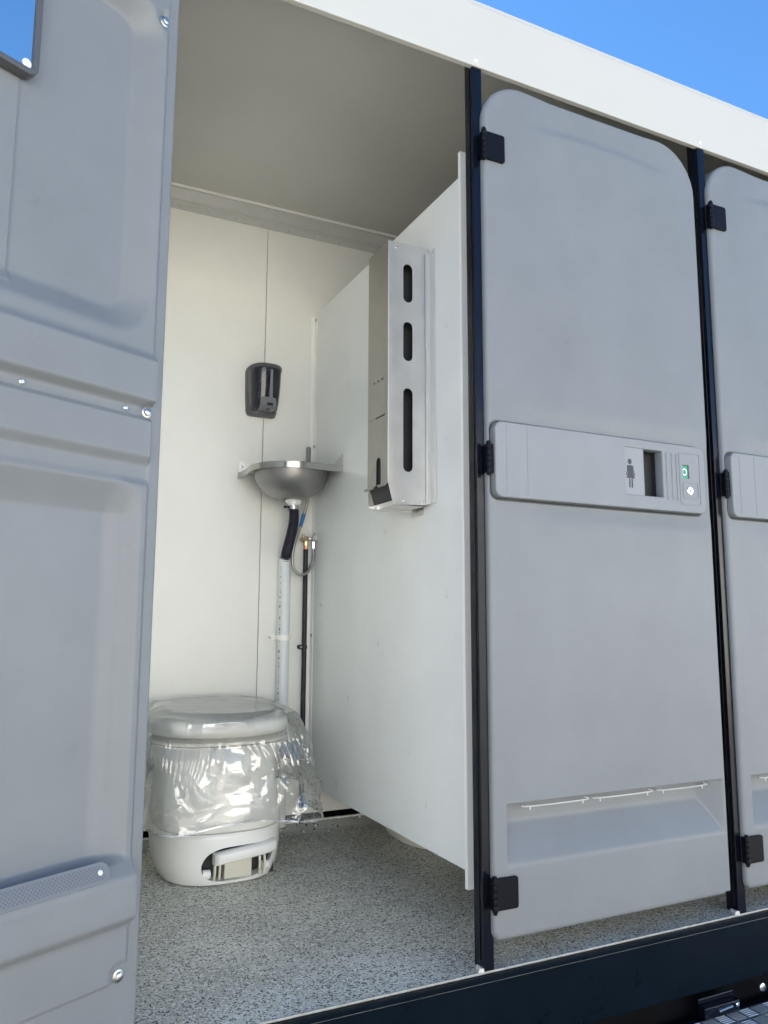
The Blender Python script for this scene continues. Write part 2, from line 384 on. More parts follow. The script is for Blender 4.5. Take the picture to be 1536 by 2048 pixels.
# floor
part('floor', boxes((XL, XR, 0.0045, 1.30, -.05, 0.0)), M['floor'], T, smooth=False)
part('floor_edge_trim', boxes((XL, XR, .0012, .0045, -.004, .0008)), M['sill'], T, bevel=.0008)
sk = bmesh.new()
box(sk, XL, XR, -.010, .004, -.0165, -.0045)
box(sk, XL, XR, -.004, .03, -.150, -.0185)
part('skirt_panel', sk, M['skirt'], T, bevel=.0022)
part('skirt_lip_highlight', boxes((XL, XR, -.0060, .002, -.0180, -.0168)), M['zinc'], T)  # pale metal strip painting in the highlight on the black lip
ch = bmesh.new()
box(ch, XL, XR, .030, 1.28, -.30, -.052)
box(ch, XL, XR, .022, .030, -.27, -.1505)
part('chassis', ch, M['under'], T, bevel=.003)
part('fascia', boxes((XL - .01, XR + .01, -.004, .010, ZF, ZT)), M['fascia'], T, bevel=.0015)
fas = T.children[-1] if False else bpy.data.objects['fascia']
for i in range(-2, 3):
    b = bmesh.new(); screw(b, (i * W + .010, -.004, 2.0585), (0, -1, 0), .0042, .0016)
    part('screw', b, M['trim'], fas)
rf = bmesh.new(); box(rf, XL - .01, XR + .01, .0105, 1.30, 2.226, 2.234); box(rf, XL - .01, XR + .01, .0105, .03, 2.15, 2.2255)
part('roof', rf, M['fascia'], T, smooth=False)
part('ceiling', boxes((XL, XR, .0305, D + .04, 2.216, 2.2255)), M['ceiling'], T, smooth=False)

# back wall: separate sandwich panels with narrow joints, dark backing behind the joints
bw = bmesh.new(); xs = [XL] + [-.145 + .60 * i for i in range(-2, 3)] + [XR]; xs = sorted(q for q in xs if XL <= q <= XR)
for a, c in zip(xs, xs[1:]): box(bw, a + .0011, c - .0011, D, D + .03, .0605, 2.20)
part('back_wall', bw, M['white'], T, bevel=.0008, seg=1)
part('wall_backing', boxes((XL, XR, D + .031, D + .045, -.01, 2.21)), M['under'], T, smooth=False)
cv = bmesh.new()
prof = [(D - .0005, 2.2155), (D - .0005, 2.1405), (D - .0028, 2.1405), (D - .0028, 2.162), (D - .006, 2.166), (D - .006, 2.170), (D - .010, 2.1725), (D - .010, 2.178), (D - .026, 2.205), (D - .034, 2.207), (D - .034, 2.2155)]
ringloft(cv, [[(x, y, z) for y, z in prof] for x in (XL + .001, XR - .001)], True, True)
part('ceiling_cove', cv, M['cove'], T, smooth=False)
cove = bpy.data.objects['ceiling_cove']
part('bright_lip', boxes((XL + .001, XR - .001, D - .0372, D - .0342, 2.206, 2.2155)), M['trim'], cove, bevel=.0008)
for i in range(-6, 8):
    b = bmesh.new(); screw(b, (-.066 + .1005 * i, D - .0028, 2.151), (0, -1, 0), .0036, .0016); part('screw', b, M['zinc'], cove)
up = bmesh.new()
ringloft(up, [[(x, y, z) for y, z in ((1.1675, .0), (1.1675, .036), (1.158, .036), (1.150, .010), (1.142, .0003))] for x in (XL, XR)], True, True)
part('floor_upstand', up, M['upstand'], T, smooth=False)
part('upstand_edge', boxes((XL, XR, 1.157, 1.168, .0362, .0405)), M['trim'], T)
for nm, x0, x1 in (('end_wall', XL - .03, XL - .0005), ('end_wall', XR + .0005, XR + .03)):
    part(nm, boxes((x0, x1, -.003, 1.28, -.30, 2.2255)), M['fascia'], T, bevel=.003)

# posts (one profile, copied)
def rep(o, dx, src_parent=None):
    c = o.copy(); S.collection.objects.link(c); c.location = (o.location[0] + dx, o.location[1], o.location[2]); 
    if src_parent is not None: c.parent = src_parent; c.matrix_parent_inverse = Matrix.Identity(4)
    for ch_ in o.children:
        d = ch_.copy(); S.collection.objects.link(d); d.parent = c; d.matrix_parent_inverse = ch_.matrix_parent_inverse.copy(); d.location = ch_.location
        for e_ in ch_.children:
            f_ = e_.copy(); S.collection.objects.link(f_); f_.parent = d
    return c
pb = bmesh.new()
sec = [(0, .0), (.0265, .0), (.0265, .024), (.042, .026), (.042, .040), (.004, .040), (.004, .0285), (0, .0275)]
zs = (0.0012, ZF + .06)
ringloft(pb, [[(x, y, z) for x, y in sec] for z in zs], True, True)
box(pb, -.0022, -.0002, .010, .013, .02, ZF + .05)
post = part('door_post', pb, M['post'], T, bevel=.0016)
wb = bmesh.new(); q = [(-.012, .002), (.001, -.003), (.001, .026), (-.004, .026)]
ringloft(wb, [[(x, y, .0008) for x, y in q], [(x * .55 + .0, y * .85, .009) for x, y in q]], True, True)
weld = part('sealant_wedge', wb, M['weld'], post, bevel=.001)
for i in (-2, -1, 1, 2): rep(post, i * W)

# partitions
pt = part('partition_wall', boxes((XP, XP + .012, .142, D - .002, .156, 1.8425)), M['partition'], T, bevel=.0008, seg=1)
part('edge_profile', boxes((XP - .001, XP + .034, .130, .1415, .116, 1.910)), M['trim'], pt, bevel=.0012)
bd = bmesh.new(); box(bd, XP - .017, XP - .001, D - .0045, D - .0008, .10, 1.835); box(bd, XP - .0032, XP - .0005, D - .030, D - .0046, .10, 1.835)
part('corner_bead', bd, M['trim'], pt, bevel=.0008, seg=1)
for z in (1.817, 1.338, .664):
    b = bmesh.new(); screw(b, (XP - .0033, D - .022, z), (-1, 0, 0), .0062, .004); part('screw', b, M['zinc'], pt)
for i in (-2, -1, 1):
    rep(pt, i * W - (.045 if i == -1 else 0))

# ------------------------------------------------------------------ doors
DW, DH, DT = .695, 1.960, .045
Z0 = .057                                   # world height of the door's lower edge
HP = (.015, .656, .994, 1.161)              # handle panel s0 s1 z0 z1 (world z)

def outer_depth(s, z):                      # how far the outer face sits behind its front plane
    d = np.zeros_like(s)
    # shallow panel under a curved brow near the top
    zt = 1.935 - .9 * (s - .36) ** 2 * .35
    m_ = sst(.10, .24, s) * (1 - sst(.50, .64, s))
    fade = sst(zt - .42, zt - .02, z)
    d += .0065 * m_ * (1 - fade * (1 - sst(zt - .012, zt + .016, z))) * sst(zt - .42, zt - .02, z)
    # pocket round the handle panel
    s0, s1, a, b = HP; r = .020
    cx, cz = (s0 + s1) / 2, (a + b) / 2; hx, hz = (s1 - s0) / 2 + .007, (b - a) / 2 + .007
    qx = np.maximum(np.abs(s - cx) - hx + r, 0); qz = np.maximum(np.abs(z - cz) - hz + r, 0)
    sd_ = np.hypot(qx, qz) - r
    d += .011 * (1 - sst(-.0045, .0025, sd_))
    d += .019 * sst(.3855, .3880, s) * (1 - sst(.5175, .5200, s)) * sst(1.018, 1.0205, z) * (1 - sst(1.1455, 1.148, z))
    # dished swell above and below the pocket
    d += .004 * (1 - sst(0, .05, np.maximum(sd_, 0))) * sst(.0, .2, s)
    # kick recess with sloping floor
    def smin(p_, q_, k_=.0035):
        h_ = np.clip(.5 + .5 * (q_ - p_) / k_, 0, 1); return q_ * (1 - h_) + p_ * h_ - k_ * h_ * (1 - h_)
    kr = smin((s - .037) * 3.2, (.680 - s) * .86, .004)
    kr = smin(kr, (z - .204) * .54, .003)
    kr = smin(kr, (.3285 - z) * 5.0, .003)
    kr = smin(kr, .0425 + 0 * z, .002)
    d += (.0015 * np.log1p(np.exp(np.clip(kr / .0015, -30, 30))))
    # lower right corner notch
    d += .012 * sst(.668, .672, s) * (1 - sst(.062, .066, z))
    return d

def inner_height(s, z):                     # how far the inner skin stands proud of the hinge flange
    def Z(a, b): return sst(a, b, z)
    h = .004 + .022 * Z(.229, .252) - .002 * Z(.255, .30)
    h = h - .020 * Z(.305, .345)            # back to the rim of the lower field, +4 mm
    # lower field: dished, side walls in two straight slopes
    rr = .055; qx = np.clip((.092 - s) / rr, 0, 1)
    mir = np.minimum(s, DW - s)
    R2 = .60 * lin(.038, .064, mir) + .40 * lin(.067, .092, mir)
    rec = R2 * (1 - lin(.895, .957 - .02 * qx, z)) * Z(.330, .347)
    h = h - .029 * rec
    h = h - .006 * Z(.945, .960)
    h = h + .012 * Z(.980, 1.001) - .0035 * Z(1.0600, 1.0640) - .004 * Z(1.064, 1.068)
    # deep channel for the screws, then ridge one and the upper field
    h = h + .0175 * Z(1.082, 1.098)
    h = np.where(z > 1.12, .006 + (h - .006) * (1 - Z(1.165, 1.185)), h)
    cx = DW / 2; cz = 1.535
    def box_sd(hx_, hz_, r_):
        qx_ = np.maximum(np.abs(s - cx) - hx_ + r_, 0); qz_ = np.maximum(np.abs(z - cz) - hz_ + r_, 0)
        return np.hypot(qx_, qz_) - r_
    sd_ = box_sd(DW / 2 - .030, .330, .085)
    upper = 1 - lin(-.050, -.004, sd_)
    h = h - .034 * upper * (z > 1.15)
    # raised centre panel beside the mirror
    h = h + .0022 * sst(.2820, .2855, s) * (1 - sst(DW - .2855, DW - .282, s)) * Z(1.232, 1.236) * (z < 1.95)
    return h

def skin_mask(s, z):
    sw = DW
    m_ = sst(.0225, .0290, s) * (1 - sst(sw - .029, sw - .0225, s)) * sst(.147, .151, z) * (1 - sst(1.985, 1.992, z))
    # long ridges run a little wider and end with rounded corners
    for bz, br, bs in ((1.835, .017, .034), (.158, .020, .037), (1.078, .015, .034)):
        for bx in (bs, sw - bs):
            dd = np.hypot(s - bx, z - bz); m_ = m_ * sst(br - .003, br + .001, dd)
    return m_

def rr_bounds(zl):                          # s range of the outline at local height zl
    lo = np.zeros_like(zl); hi = np.full_like(zl, DW)
    for r, top in ((.115, 'l'), (.140, 'r')):
        t = np.clip((zl - (DH - r)) / r, 0, 1); off = r - r * np.sqrt(np.clip(1 - t * t, 0, 1))
        if top == 'l': lo += off
        else: hi -= off
    rb = .022; t = np.clip((rb - zl) / rb, 0, 1); off = rb - rb * np.sqrt(np.clip(1 - t * t, 0, 1)); lo += off
    rb = .010; t = np.clip((rb - zl) / rb, 0, 1); off = rb - rb * np.sqrt(np.clip(1 - t * t, 0, 1)); hi -= off
    return lo, hi

def coords(L, fine, step):
    c = [0.0]
    while c[-1] < L - 1e-6:
        x = c[-1]; st = step
        for a, b, f_ in fine:
            if a - 1e-9 <= x < b: st = min(st, f_)
        c.append(min(L, x + st))
    return np.array(c)

def make_door():
    zc = coords(DH, [(0, .03, .0022), (.085, .115, .0022), (.135, .155, .0022), (.168, .205, .003), (.25, .29, .0020), (.835, .905, .003), (.92, .945, .0018), (.995, .1015, .0018), (.998, 1.012, .0018), (1.02, 1.045, .0024), (1.09, 1.115, .0018), (1.172, 1.18, .002), (1.83, 1.92, .004), (1.92, DH, .002)], .0055)
    sc = coords(DW, [(0, .045, .0018), (.28, .288, .0012), (.62, .66, .003), (.655, DW, .0020)], .0058)
    zc[-1] = DH - 1e-4
    lo, hi = rr_bounds(zc)
    mid = np.clip((zc - (DH - .14)) / .14, 0, 1)
    Sg = lo[:, None] + (hi - lo)[:, None] * (sc / DW)[None, :]
    Zg = np.repeat(zc[:, None], len(sc), 1)
    Zw = Zg + Z0
    # distance to outline (approximate but smooth)
    def dist(S_, Z_):
        d = np.minimum(np.minimum(S_, DW - S_), np.minimum(Z_, DH - Z_))
        for cx, cz, r, sx_, sz_ in ((.115, DH - .115, .115, -1, 1), (DW - .14, DH - .14, .14, 1, 1), (.022, .022, .022, -1, -1), (DW - .01, .01, .01, 1, -1)):
            inc = ((S_ - cx) * sx_ > 0) & ((Z_ - cz) * sz_ > 0)
            d = np.where(inc, r - np.hypot(S_ - cx, Z_ - cz), d)
        return np.maximum(d, 0)
    d = dist(Sg, Zg)
    re = .011; t = np.clip(d / re, 0, 1); rnd = re - re * np.sqrt(np.clip(1 - (1 - t) ** 2, 0, 1))
    Yo = rnd + outer_depth(Sg, Zw)
    # rotomoulded skins are never quite flat
    wav = np.vectorize(lambda a, b: noise.noise(Vector((a * 5.0, b * 3.2, 3.1))))(Sg[::6, ::6], Zg[::6, ::6])
    def up_(a, sh):
        yi = np.linspace(0, a.shape[0] - 1, sh[0]); xi = np.linspace(0, a.shape[1] - 1, sh[1])
        y0 = np.floor(yi).astype(int); x0 = np.floor(xi).astype(int); y1 = np.minimum(y0 + 1, a.shape[0] - 1); x1 = np.minimum(x0 + 1, a.shape[1] - 1)
        fy = (yi - y0)[:, None]; fx = (xi - x0)[None, :]
        fy = fy * fy * (3 - 2 * fy); fx = fx * fx * (3 - 2 * fx)
        return a[y0][:, x0] * (1 - fy) * (1 - fx) + a[y1][:, x0] * fy * (1 - fx) + a[y0][:, x1] * (1 - fy) * fx + a[y1][:, x1] * fy * fx
    wv_ = up_(wav, Sg.shape) * .0012 * np.clip(d / .05, 0, 1)
    Yo = Yo + wv_
    ri = .005; t = np.clip(d / ri, 0, 1); rnd2 = ri - ri * np.sqrt(np.clip(1 - (1 - t) ** 2, 0, 1))
    Yi = DT - rnd2 + inner_height(Sg, Zw) * skin_mask(Sg, Zw) + wv_ * skin_mask(Sg, Zw)
    nz_, ns_ = Sg.shape
    V = np.concatenate([np.stack([Sg, Yo, Zg], -1).reshape(-1, 3), np.stack([Sg, Yi, Zg], -1).reshape(-1, 3)])
    N = nz_ * ns_; F = []
    idx = np.arange(N).reshape(nz_, ns_)
    a, b, c, e = idx[:-1, :-1].ravel(), idx[:-1, 1:].ravel(), idx[1:, 1:].ravel(), idx[1:, :-1].ravel()
    F += list(zip(a.tolist(), b.tolist(), c.tolist(), e.tolist()))
    F += list(zip((a + N).tolist(), (e + N).tolist(), (c + N).tolist(), (b + N).tolist()))
    for line, flip in ((idx[0, :], 0), (idx[-1, :], 1), (idx[:, 0], 1), (idx[:, -1], 0)):
        for p, q in zip(line[:-1].tolist(), line[1:].tolist()):
            F.append((p, p + N, q + N, q) if not flip else (p, q, q + N, p + N))
    door = part('door', (V.tolist(), F), M['door'], T, angle=60)
    return door

proto = make_door()
H0 = Matrix.Translation((0, 0, -Z0))
def dpart(name, bm, mat, **kw):
    """geometry in door coordinates but with world heights"""
    if isinstance(bm, bmesh.types.BMesh):
        for v_ in bm.verts: v_.co.z -= Z0
    else: bm = ([(x, y, z - Z0) for x, y, z in bm[0]], bm[1])
    return part(name, bm, mat, proto, **kw)

def XZ(y): return lambda a, b, c: (a, y - c, b)        # plate() local (x,y,z) -> door (s, y, z)
# hinges
def hinge(z0, z1, long=True):
    b = bmesh.new()
    if long:
        pl = mapped(plate(rrect(.002, .057, z0 + .002, z1 - .002, .005), depth=.0045, bevel=.0008), XZ(-.0045))
    else:
        pl = mapped(plate(rrect(.002, .0235, z0 + .002, z1 - .002, .002), depth=.0045, bevel=.0008), XZ(-.0045))
    vs = [b.verts.new(v_) for v_ in pl[0]]
    for f_ in pl[1]:
        try: b.faces.new([vs[i] for i in f_])
        except ValueError: pass
    n = 5; hh = (z1 - z0) / n
    for i in range(n):
        r = .0064 if i % 2 == 0 else .0062
        lathe(b, (-.0015, -.0075, z0 + hh * i + .0006), (0, 0, 1), [(0, r * .9), (.001, r), (hh - .0014, r), (hh - .0007, r * .95)], n=20)
    lathe(b, (-.0015, -.0075, z0 - .005), (0, 0, 1), [(0, .0035), (.001, .0045), (z1 - z0 + .009, .0045), (z1 - z0 + .010, .0035)], n=16)
    box(b, -.004, .003, -.005, .008, z0 + .002, z1 - .002)
    return dpart('hinge', b, M['black'], angle=40)
hinge(1.800, 1.872); hinge(1.044, 1.112, False); hinge(.120, .186)
# handle panel with real openings
HY = -.0065
s0, s1, a_, b_ = HP
win = rrect(.389, .516, 1.0215, 1.1445, .004)
lockwin = [(.5800, 1.0765), (.6060, 1.0765), (.6060, 1.1160), (.5800, 1.1160)]
pl = mapped(plate(rrect(s0, s1, a_, b_, .016, 10), [win, lockwin], depth=.021, bevel=.0030), XZ(-.0015))
hp = dpart('handle_panel', pl, M['panel'], angle=30)
PY = -.0151                                     # front plane of the panel
for x in (.5265, .5445, .5605):
    bb = bmesh.new()
    pr = [(-.0028, 0), (-.0016, -.0016), (.0006, -.0021), (.0024, -.0012), (.0030, 0)]
    ringloft(bb, [[(x + dx * k_, PY - .0001 + dy * k_, z) for dx, dy in pr] for z, k_ in ((1.0185, .5), (1.0215, 1), (1.1375, 1), (1.1405, .5))], True, True)
    dpart('raised_rib', bb, M['panel'], angle=30)
def frame_line(x0, x1, z0, z1, r, wd, hgt):
    o_ = mapped(plate(rrect(x0, x1, z0, z1, r), [rrect(x0 + wd, x1 - wd, z0 + wd, z1 - wd, max(r - wd, .001))], depth=hgt, bevel=.0004), XZ(PY))
    dpart('lock_surround', o_, M['panel'], angle=30)
frame_line(.5695, .6415, 1.0105, 1.1455, .008, .0022, .0016)
frame_line(.5800, .6330, 1.0270, 1.0690, .004, .0016, .0016)
for x in (.0415, .0990):
    dpart('mould_line', boxes((x, x + .002, PY - .0005, PY + .001, 1.000, 1.155)), M['panel'])
cav = bmesh.new()                               # open-fronted liner behind the sign opening
def liner(bm, x0, x1, z0, z1, yf, yb, t=.001):
    box(bm, x0 - t, x1 + t, yb, yb + t, z0 - t, z1 + t); box(bm, x0 - t, x0, yf, yb, z0 - t, z1 + t); box(bm, x1, x1 + t, yf, yb, z0 - t, z1 + t)
    box(bm, x0, x1, yf, yb, z0 - t, z0); box(bm, x0, x1, yf, yb, z1, z1 + t)
liner(cav, .3892, .5163, 1.0217, 1.1443, -.0045, .0270)
dpart('finger_recess', cav, M['darkhole'])
gp = mapped(plate(rrect(.3895, .4500, 1.0225, 1.1435, .002), depth=.004, bevel=.0006), XZ(-.0100))
dpart('sliding_plate', gp, M['plate'])
b = bmesh.new(); box(b, .4502, .4530, -.0125, .0100, 1.0225, 1.1435); dpart('plate_edge', b, M['panel'], bevel=.0006)
# pictogram: one raised mark
FX, FZ = .4085, 1.0415
def fig(u, v_): return (FX + (u - 315) * .000205, FZ + (795 - v_) * .000180)
pm = bmesh.new()
def add_plate(bm, outline, y, holes=(), depth=.0004):
    o_ = mapped(plate(outline, holes, depth=depth), XZ(y)); vs_ = [bm.verts.new(v_) for v_ in o_[0]]
    for f_ in o_[1]:
        try: bm.faces.new([vs_[i] for i in f_])
        except ValueError: pass
SY = -.0128
hc = fig(307, 435); add_plate(pm, [(hc[0] + .0063 * math.cos(t * PI / 16), hc[1] + .0068 * math.sin(t * PI / 16)) for t in range(32)], SY)
add_plate(pm, [fig(*p) for p in ((283, 487), (341, 487), (352, 590), (382, 668), (250, 665), (276, 590))], SY)
add_plate(pm, [fig(*p) for p in ((264, 493), (280, 487), (276, 560), (256, 628), (244, 620), (262, 560))], SY)
add_plate(pm, [fig(*p) for p in ((344, 487), (360, 494), (366, 560), (386, 622), (374, 632), (354, 570))], SY)
add_plate(pm, [fig(*p) for p in ((289, 672), (309, 672), (309, 795), (289, 795))], SY)
add_plate(pm, [fig(*p) for p in ((326, 672), (346, 672), (346, 797), (326, 797))], SY)
dpart('woman_pictogram', pm, M['signblack'], smooth=False)
# occupancy window
b = boxes((.5790, .6070, -.0125, -.0110, 1.0755, 1.1170)); dpart('green_indicator', b, M['green'])
rg = bmesh.new(); cx, cz = .5895, 1.0955
add_plate(rg, [(cx + .0088 * math.cos(t * PI / 20), cz + .0095 * math.sin(t * PI / 20)) for t in range(40)], -.0128, [[(cx + .0058 * math.cos(t * PI / 20), cz + .0064 * math.sin(t * PI / 20)) for t in range(40)]])
dpart('white_circle_mark', rg, M['signwhite'], smooth=False)
b = bmesh.new(); box(b, .6015, .6070, -.0133, -.0126, 1.0755, 1.1170); box(b, .579, .6014, -.0133, -.0126, 1.1120, 1.1170); dpart('indicator_shade_strip', b, M['darkhole'])  # dark strips over the green paint in shade at the window edge
ky = bmesh.new(); lathe(ky, (.6030, PY - .0002, 1.0475), (0, -1, 0), [(0, .0105), (.0012, .0105), (.0018, .0095), (.0018, .0085), (.0010, .0084)], n=32)
lathe(ky, (.6030, PY - .0004, 1.0475), (0, -1, 0), [(0, .0080), (.0022, .0080), (.0027, .0073)], n=32)
box(ky, .6025, .6035, PY - .0036, PY - .0030, 1.0445, 1.0500)
dpart('key_lock', ky, [M['chrome']], angle=30)
b = boxes((.6016, .6044, PY - .0042, PY - .0037, 1.0440, 1.0510)); dpart('keyhole', b, M['signblack'])
# chrome strips under the kick recess overhang
for x0, x1 in ((.094, .268), (.290, .462), (.484, .642)):
    b = bmesh.new(); pts = [(x0, .026, .3195), (x0 + .008, .014, .3165), (x1 - .008, .014, .3165), (x1, .026, .3195)]
    tube(b, catmull(pts, 5), .0017, n=8)
    for xx in (x0 + .014, x1 - .014):
        lathe(b, (xx, .016, .317), (0, 0, -1), [(0, .0028), (.002, .0028), (.002, .0018), (.008, .0018), (.009, .0012)], n=10)
    dpart('metal_strip', b, M['satin'])
# inner side fittings
for sx, sz in ((.078, 1.076), (.262, 1.076), (.433, 1.076), (.617, 1.076)):
    b = bmesh.new(); screw(b, (sx, DT + .0025, sz), (0, 1, 0), .0052, .003); dpart('screw', b, M['chrome'])
for sx, sz in ((.034, 1.835), (.034, 1.0775), (.039, .157)):
    b = bmesh.new(); hexbolt(b, (sx, DT, sz), (0, 1, 0), .0070); dpart('bolt', b, M['zinc'])
# mirror on the inner face
fr = mapped(plate(rrect(.268, DW - .200, 1.580, 1.855, .014), [rrect(.2740, DW - .2060, 1.5865, 1.8495, .006)], depth=.018, bevel=.0018), lambda a, b, c: (a, DT - .012 + c, b))
dpart('mirror_frame', fr, M['frame'], angle=40)
dpart('mirror', boxes((.2725, DW - .2045, DT - .020, DT - .0065, 1.5850, 1.8510)), M['mirror'], bevel=.0022, seg=1)
b = bmesh.new(); lathe(b, (.2845, DT - .0064, 1.5965), (0, 1, 0), [(0, .0075), (.0008, .0075), (.001, .0068)], n=24); dpart('mirror_clip', b, M['signwhite'])
# vent grille lying on the sloping ledge
vs_, fs_ = plate(rrect(-.155, .155, -.0155, .0155, .0154, 10), depth=.0022, bevel=.0008)
def ventmap(x, y, z):
    u = Vector((0, -.0230, .040)).normalized(); n_ = Vector((0, .040, .0230)).normalized()
    p = Vector((.075 + .155, DT + .0135, .3265)) + Vector((x, 0, 0)) + u * y + n_ * (z + .0022)
    return tuple(p)
vg = dpart('vent_grille', mapped((vs_, fs_), ventmap), M['door'], angle=40)
vi = plate(rrect(-.146, .146, -.0115, .0115, .0114, 10), depth=.0006)
me_ = bpy.data.meshes.new('vent_mesh')
u = Vector((0, -.0230, .040)).normalized(); n_ = Vector((0, .040, .0230)).normalized()
mm = Matrix.Identity(4); mm.col[0][:3] = (1, 0, 0); mm.col[1][:3] = u; mm.col[2][:3] = n_
mm.translation = Vector((.230, DT + .0135, .3265 - Z0)) + n_ * .0040
vm = part('vent_mesh', vi, M['vent'], proto, smooth=False); vm.matrix_local = mm
for sx in (-.138, .138):
    b = bmesh.new(); screw(b, tuple(Vector((.230 + sx, DT + .0135, .3265)) + n_ * .0042), n_, .0042, .002); dpart('screw', b, M['signwhite'])
# four doors: this one closed, the one to its right, the open one, and the one behind it
def place(o, loc, rz, label=None):
    o.matrix_parent_inverse = Matrix.Translation((0, 0, -GZ)); o.location = loc; o.rotation_euler = (0, 0, rz)
    if label: o['label'] = label
def dupdoor():
    c = proto.copy(); S.collection.objects.link(c); c.parent = T
    for ch_ in proto.children:
        d_ = ch_.copy(); S.collection.objects.link(d_); d_.parent = c
    return c
proto_l = 'closed grey door with a woman pictogram and green lock window'
place(proto, (.020, -.012, Z0), 0, proto_l)
d2 = dupdoor(); place(d2, (.020 + W, -.012, Z0), 0, 'closed grey door at the right edge')
d0 = dupdoor()
PHI = math.radians(27.5); nn = Vector((math.sin(PHI), -math.cos(PHI), 0))
loc = Vector((-.701, -.060, Z0)) - nn * DT
place(d0, loc, -(PI - PHI), 'grey door folded open showing its inner face with mirror and vent')
d3 = dupdoor(); place(d3, (.020 - 2 * W, -.012, Z0), 0)

# ------------------------------------------------------------------ toilet
def superell(cx, cy, hx, hy, z, n=72, p=3.0, tilt=0.0, pf=None):
    out = []
    for i in range(n):
        a = 2 * PI * i / n; c, s_ = math.cos(a), math.sin(a)
        e = p if s_ > 0 or pf is None else pf
        out.append((cx + hx * math.copysign(abs(c) ** (2 / e), c), cy + hy * math.copysign(abs(s_) ** (2 / e), s_), z))
    return out
def rows(tab, cx, p=3.0, pf=2.6):
    return [superell(cx, (f_ + b_) / 2, hx, (b_ - f_) / 2, z, p=p, pf=pf) for z, hx, f_, b_ in tab]
TX = -.333
TO = thing('portable_toilet', (TX, .93, 0), 'white plastic cassette toilet on the speckled floor, draped in a clear bag', 'toilet', 'toilets in the cubicles')
def solid(rings):
    b = bmesh.new(); ringloft(b, rings); return b
base_tab = [(.0006, .150, .762, 1.115), (.004, .160, .751, 1.120), (.020, .168, .745, 1.124), (.050, .175, .740, 1.128), (.090, .180, .7375, 1.130), (.125, .1815, .738, 1.130), (.133, .1805, .739, 1.130), (.137, .1775, .742, 1.128)]
def tobj(b):
    me = bpy.data.meshes.new('t'); bmesh.ops.recalc_face_normals(b, faces=b.faces[:]); b.to_mesh(me); b.free(); ob = bpy.data.objects.new('t', me); S.collection.objects.link(ob); return ob
A = tobj(solid(rows(base_tab, TX)))
# cutter: long rounded slot in the front that runs up to the right side
out = []
cutz = [(-.412, .058), (-.410, .040), (-.398, .024), (-.378, .015), (-.345, .011), (-.29, .012), (-.25, .018), (-.222, .034), (-.208, .056), (-.200, .080), (-.205, .098), (-.24, .103), (-.30, .103), (-.355, .1005), (-.388, .090), (-.404, .076)]
cc = catmull([(a, 0, b) for a, b in cutz + cutz[:1]], 4)[:-1]
b = bmesh.new(); ringloft(b, [[(p.x, y, p.z) for p in cc] for y in (.70, .800)])
B = tobj(b)
md = A.modifiers.new('b', 'BOOLEAN'); md.operation = 'DIFFERENCE'; md.object = B; md.solver = 'EXACT'
bpy.context.view_layer.update()
me = bpy.data.meshes.new_from_object(A.evaluated_get(bpy.context.evaluated_depsgraph_get()))
bb = bmesh.new(); bb.from_mesh(me); bpy.data.objects.remove(A); bpy.data.objects.remove(B)
part('waste_tank', bb, M['toilet'], TO, bevel=.0030, seg=3, angle=38)
up_tab = [(.1395, .1785, .742, 1.130), (.143, .1815, .739, 1.130), (.165, .1815, .740, 1.130), (.20, .176, .750, 1.130), (.26, .170, .762, 1.130), (.31, .171, .764, 1.130), (.345, .183, .753, 1.130), (.362, .192, .744, 1.130), (.3655, .190, .746, 1.129)]
part('bowl', solid(rows(up_tab, TX)), M['toilet'], TO, angle=50)
part('seat_ring', solid(rows([(.3685, .189, .748, 1.06), (.371, .195, .741, 1.065), (.378, .196, .740, 1.066), (.3810, .190, .746, 1.062)], TX, 2.7, 2.4)), M['toilet'], TO, angle=50)
LID = solid(rows([(.3905, .193, .742, 1.11), (.394, .202, .733, 1.115), (.410, .205, .729, 1.117), (.424, .202, .732, 1.115), (.435, .190, .744, 1.108), (.442, .168, .766, 1.096), (.446, .12, .82, 1.06), (.4475, .05, .90, 1.0)], TX, 2.5, 2.15))
for v_ in LID.verts: v_.co.z += max(0, v_.co.y - .745) * .062 * min(1, max(0, (v_.co.z - .394) / .035)) - .012 * max(0, 1 - (v_.co.y - .73) / .12) ** 2 * min(1, max(0, (v_.co.z - .41) / .03))
part('lid', LID, M['toilet'], TO, angle=60)
hb = bmesh.new(); hpts = catmull([(-.378, .748, .068), (-.366, .737, .072), (-.33, .7315, .078), (-.28, .7315, .083), (-.235, .738, .087), (-.205, .752, .089)], 6)
for i in range(1): pass
ringloft(hb, [[(p.x, p.y + q_[0], p.z + q_[1]) for q_ in ((-.010, -.006), (-.012, .002), (-.010, .012), (-.003, .017), (.020, .017), (.020, -.014), (-.002, -.014), (-.008, -.011))] for p in hpts])
part('carry_handle', hb, M['toilet'], TO, bevel=.002, angle=40)
part('tank_front', boxes((-.345, -.268, .762, .790, .0125, .075)), M['cream'], TO, bevel=.002)
part('recess_shade_plate', boxes((-.420, -.195, .7945, .7985, .005, .105)), M['darkhole'], TO)  # dark plate painting in the shade at the back of the handle recess
for x in (-.374, -.248):
    b = bmesh.new()
    for dx in (0, .014):
        ringloft(b, [[(x + dx + wx, y, z) for wx in (-.0028, .0028) for y in ((yy, yy + .012) if wx < 0 else (yy + .012, yy))] for yy, z in ((.757, .014), (.750, .030), (.748, .048), (.752, .066))])
    part('latch_lever', b, M['zinc'] if False else M['cream'], TO, bevel=.0008)
for x in (-.394, -.228):
    b = bmesh.new(); lathe(b, (x - .012, .768, .030 if x < -.3 else .036), (1, 0, 0), [(0, .008), (.002, .012), (.022, .012), (.024, .008)], n=20); part('roller', b, M['toilet'], TO)

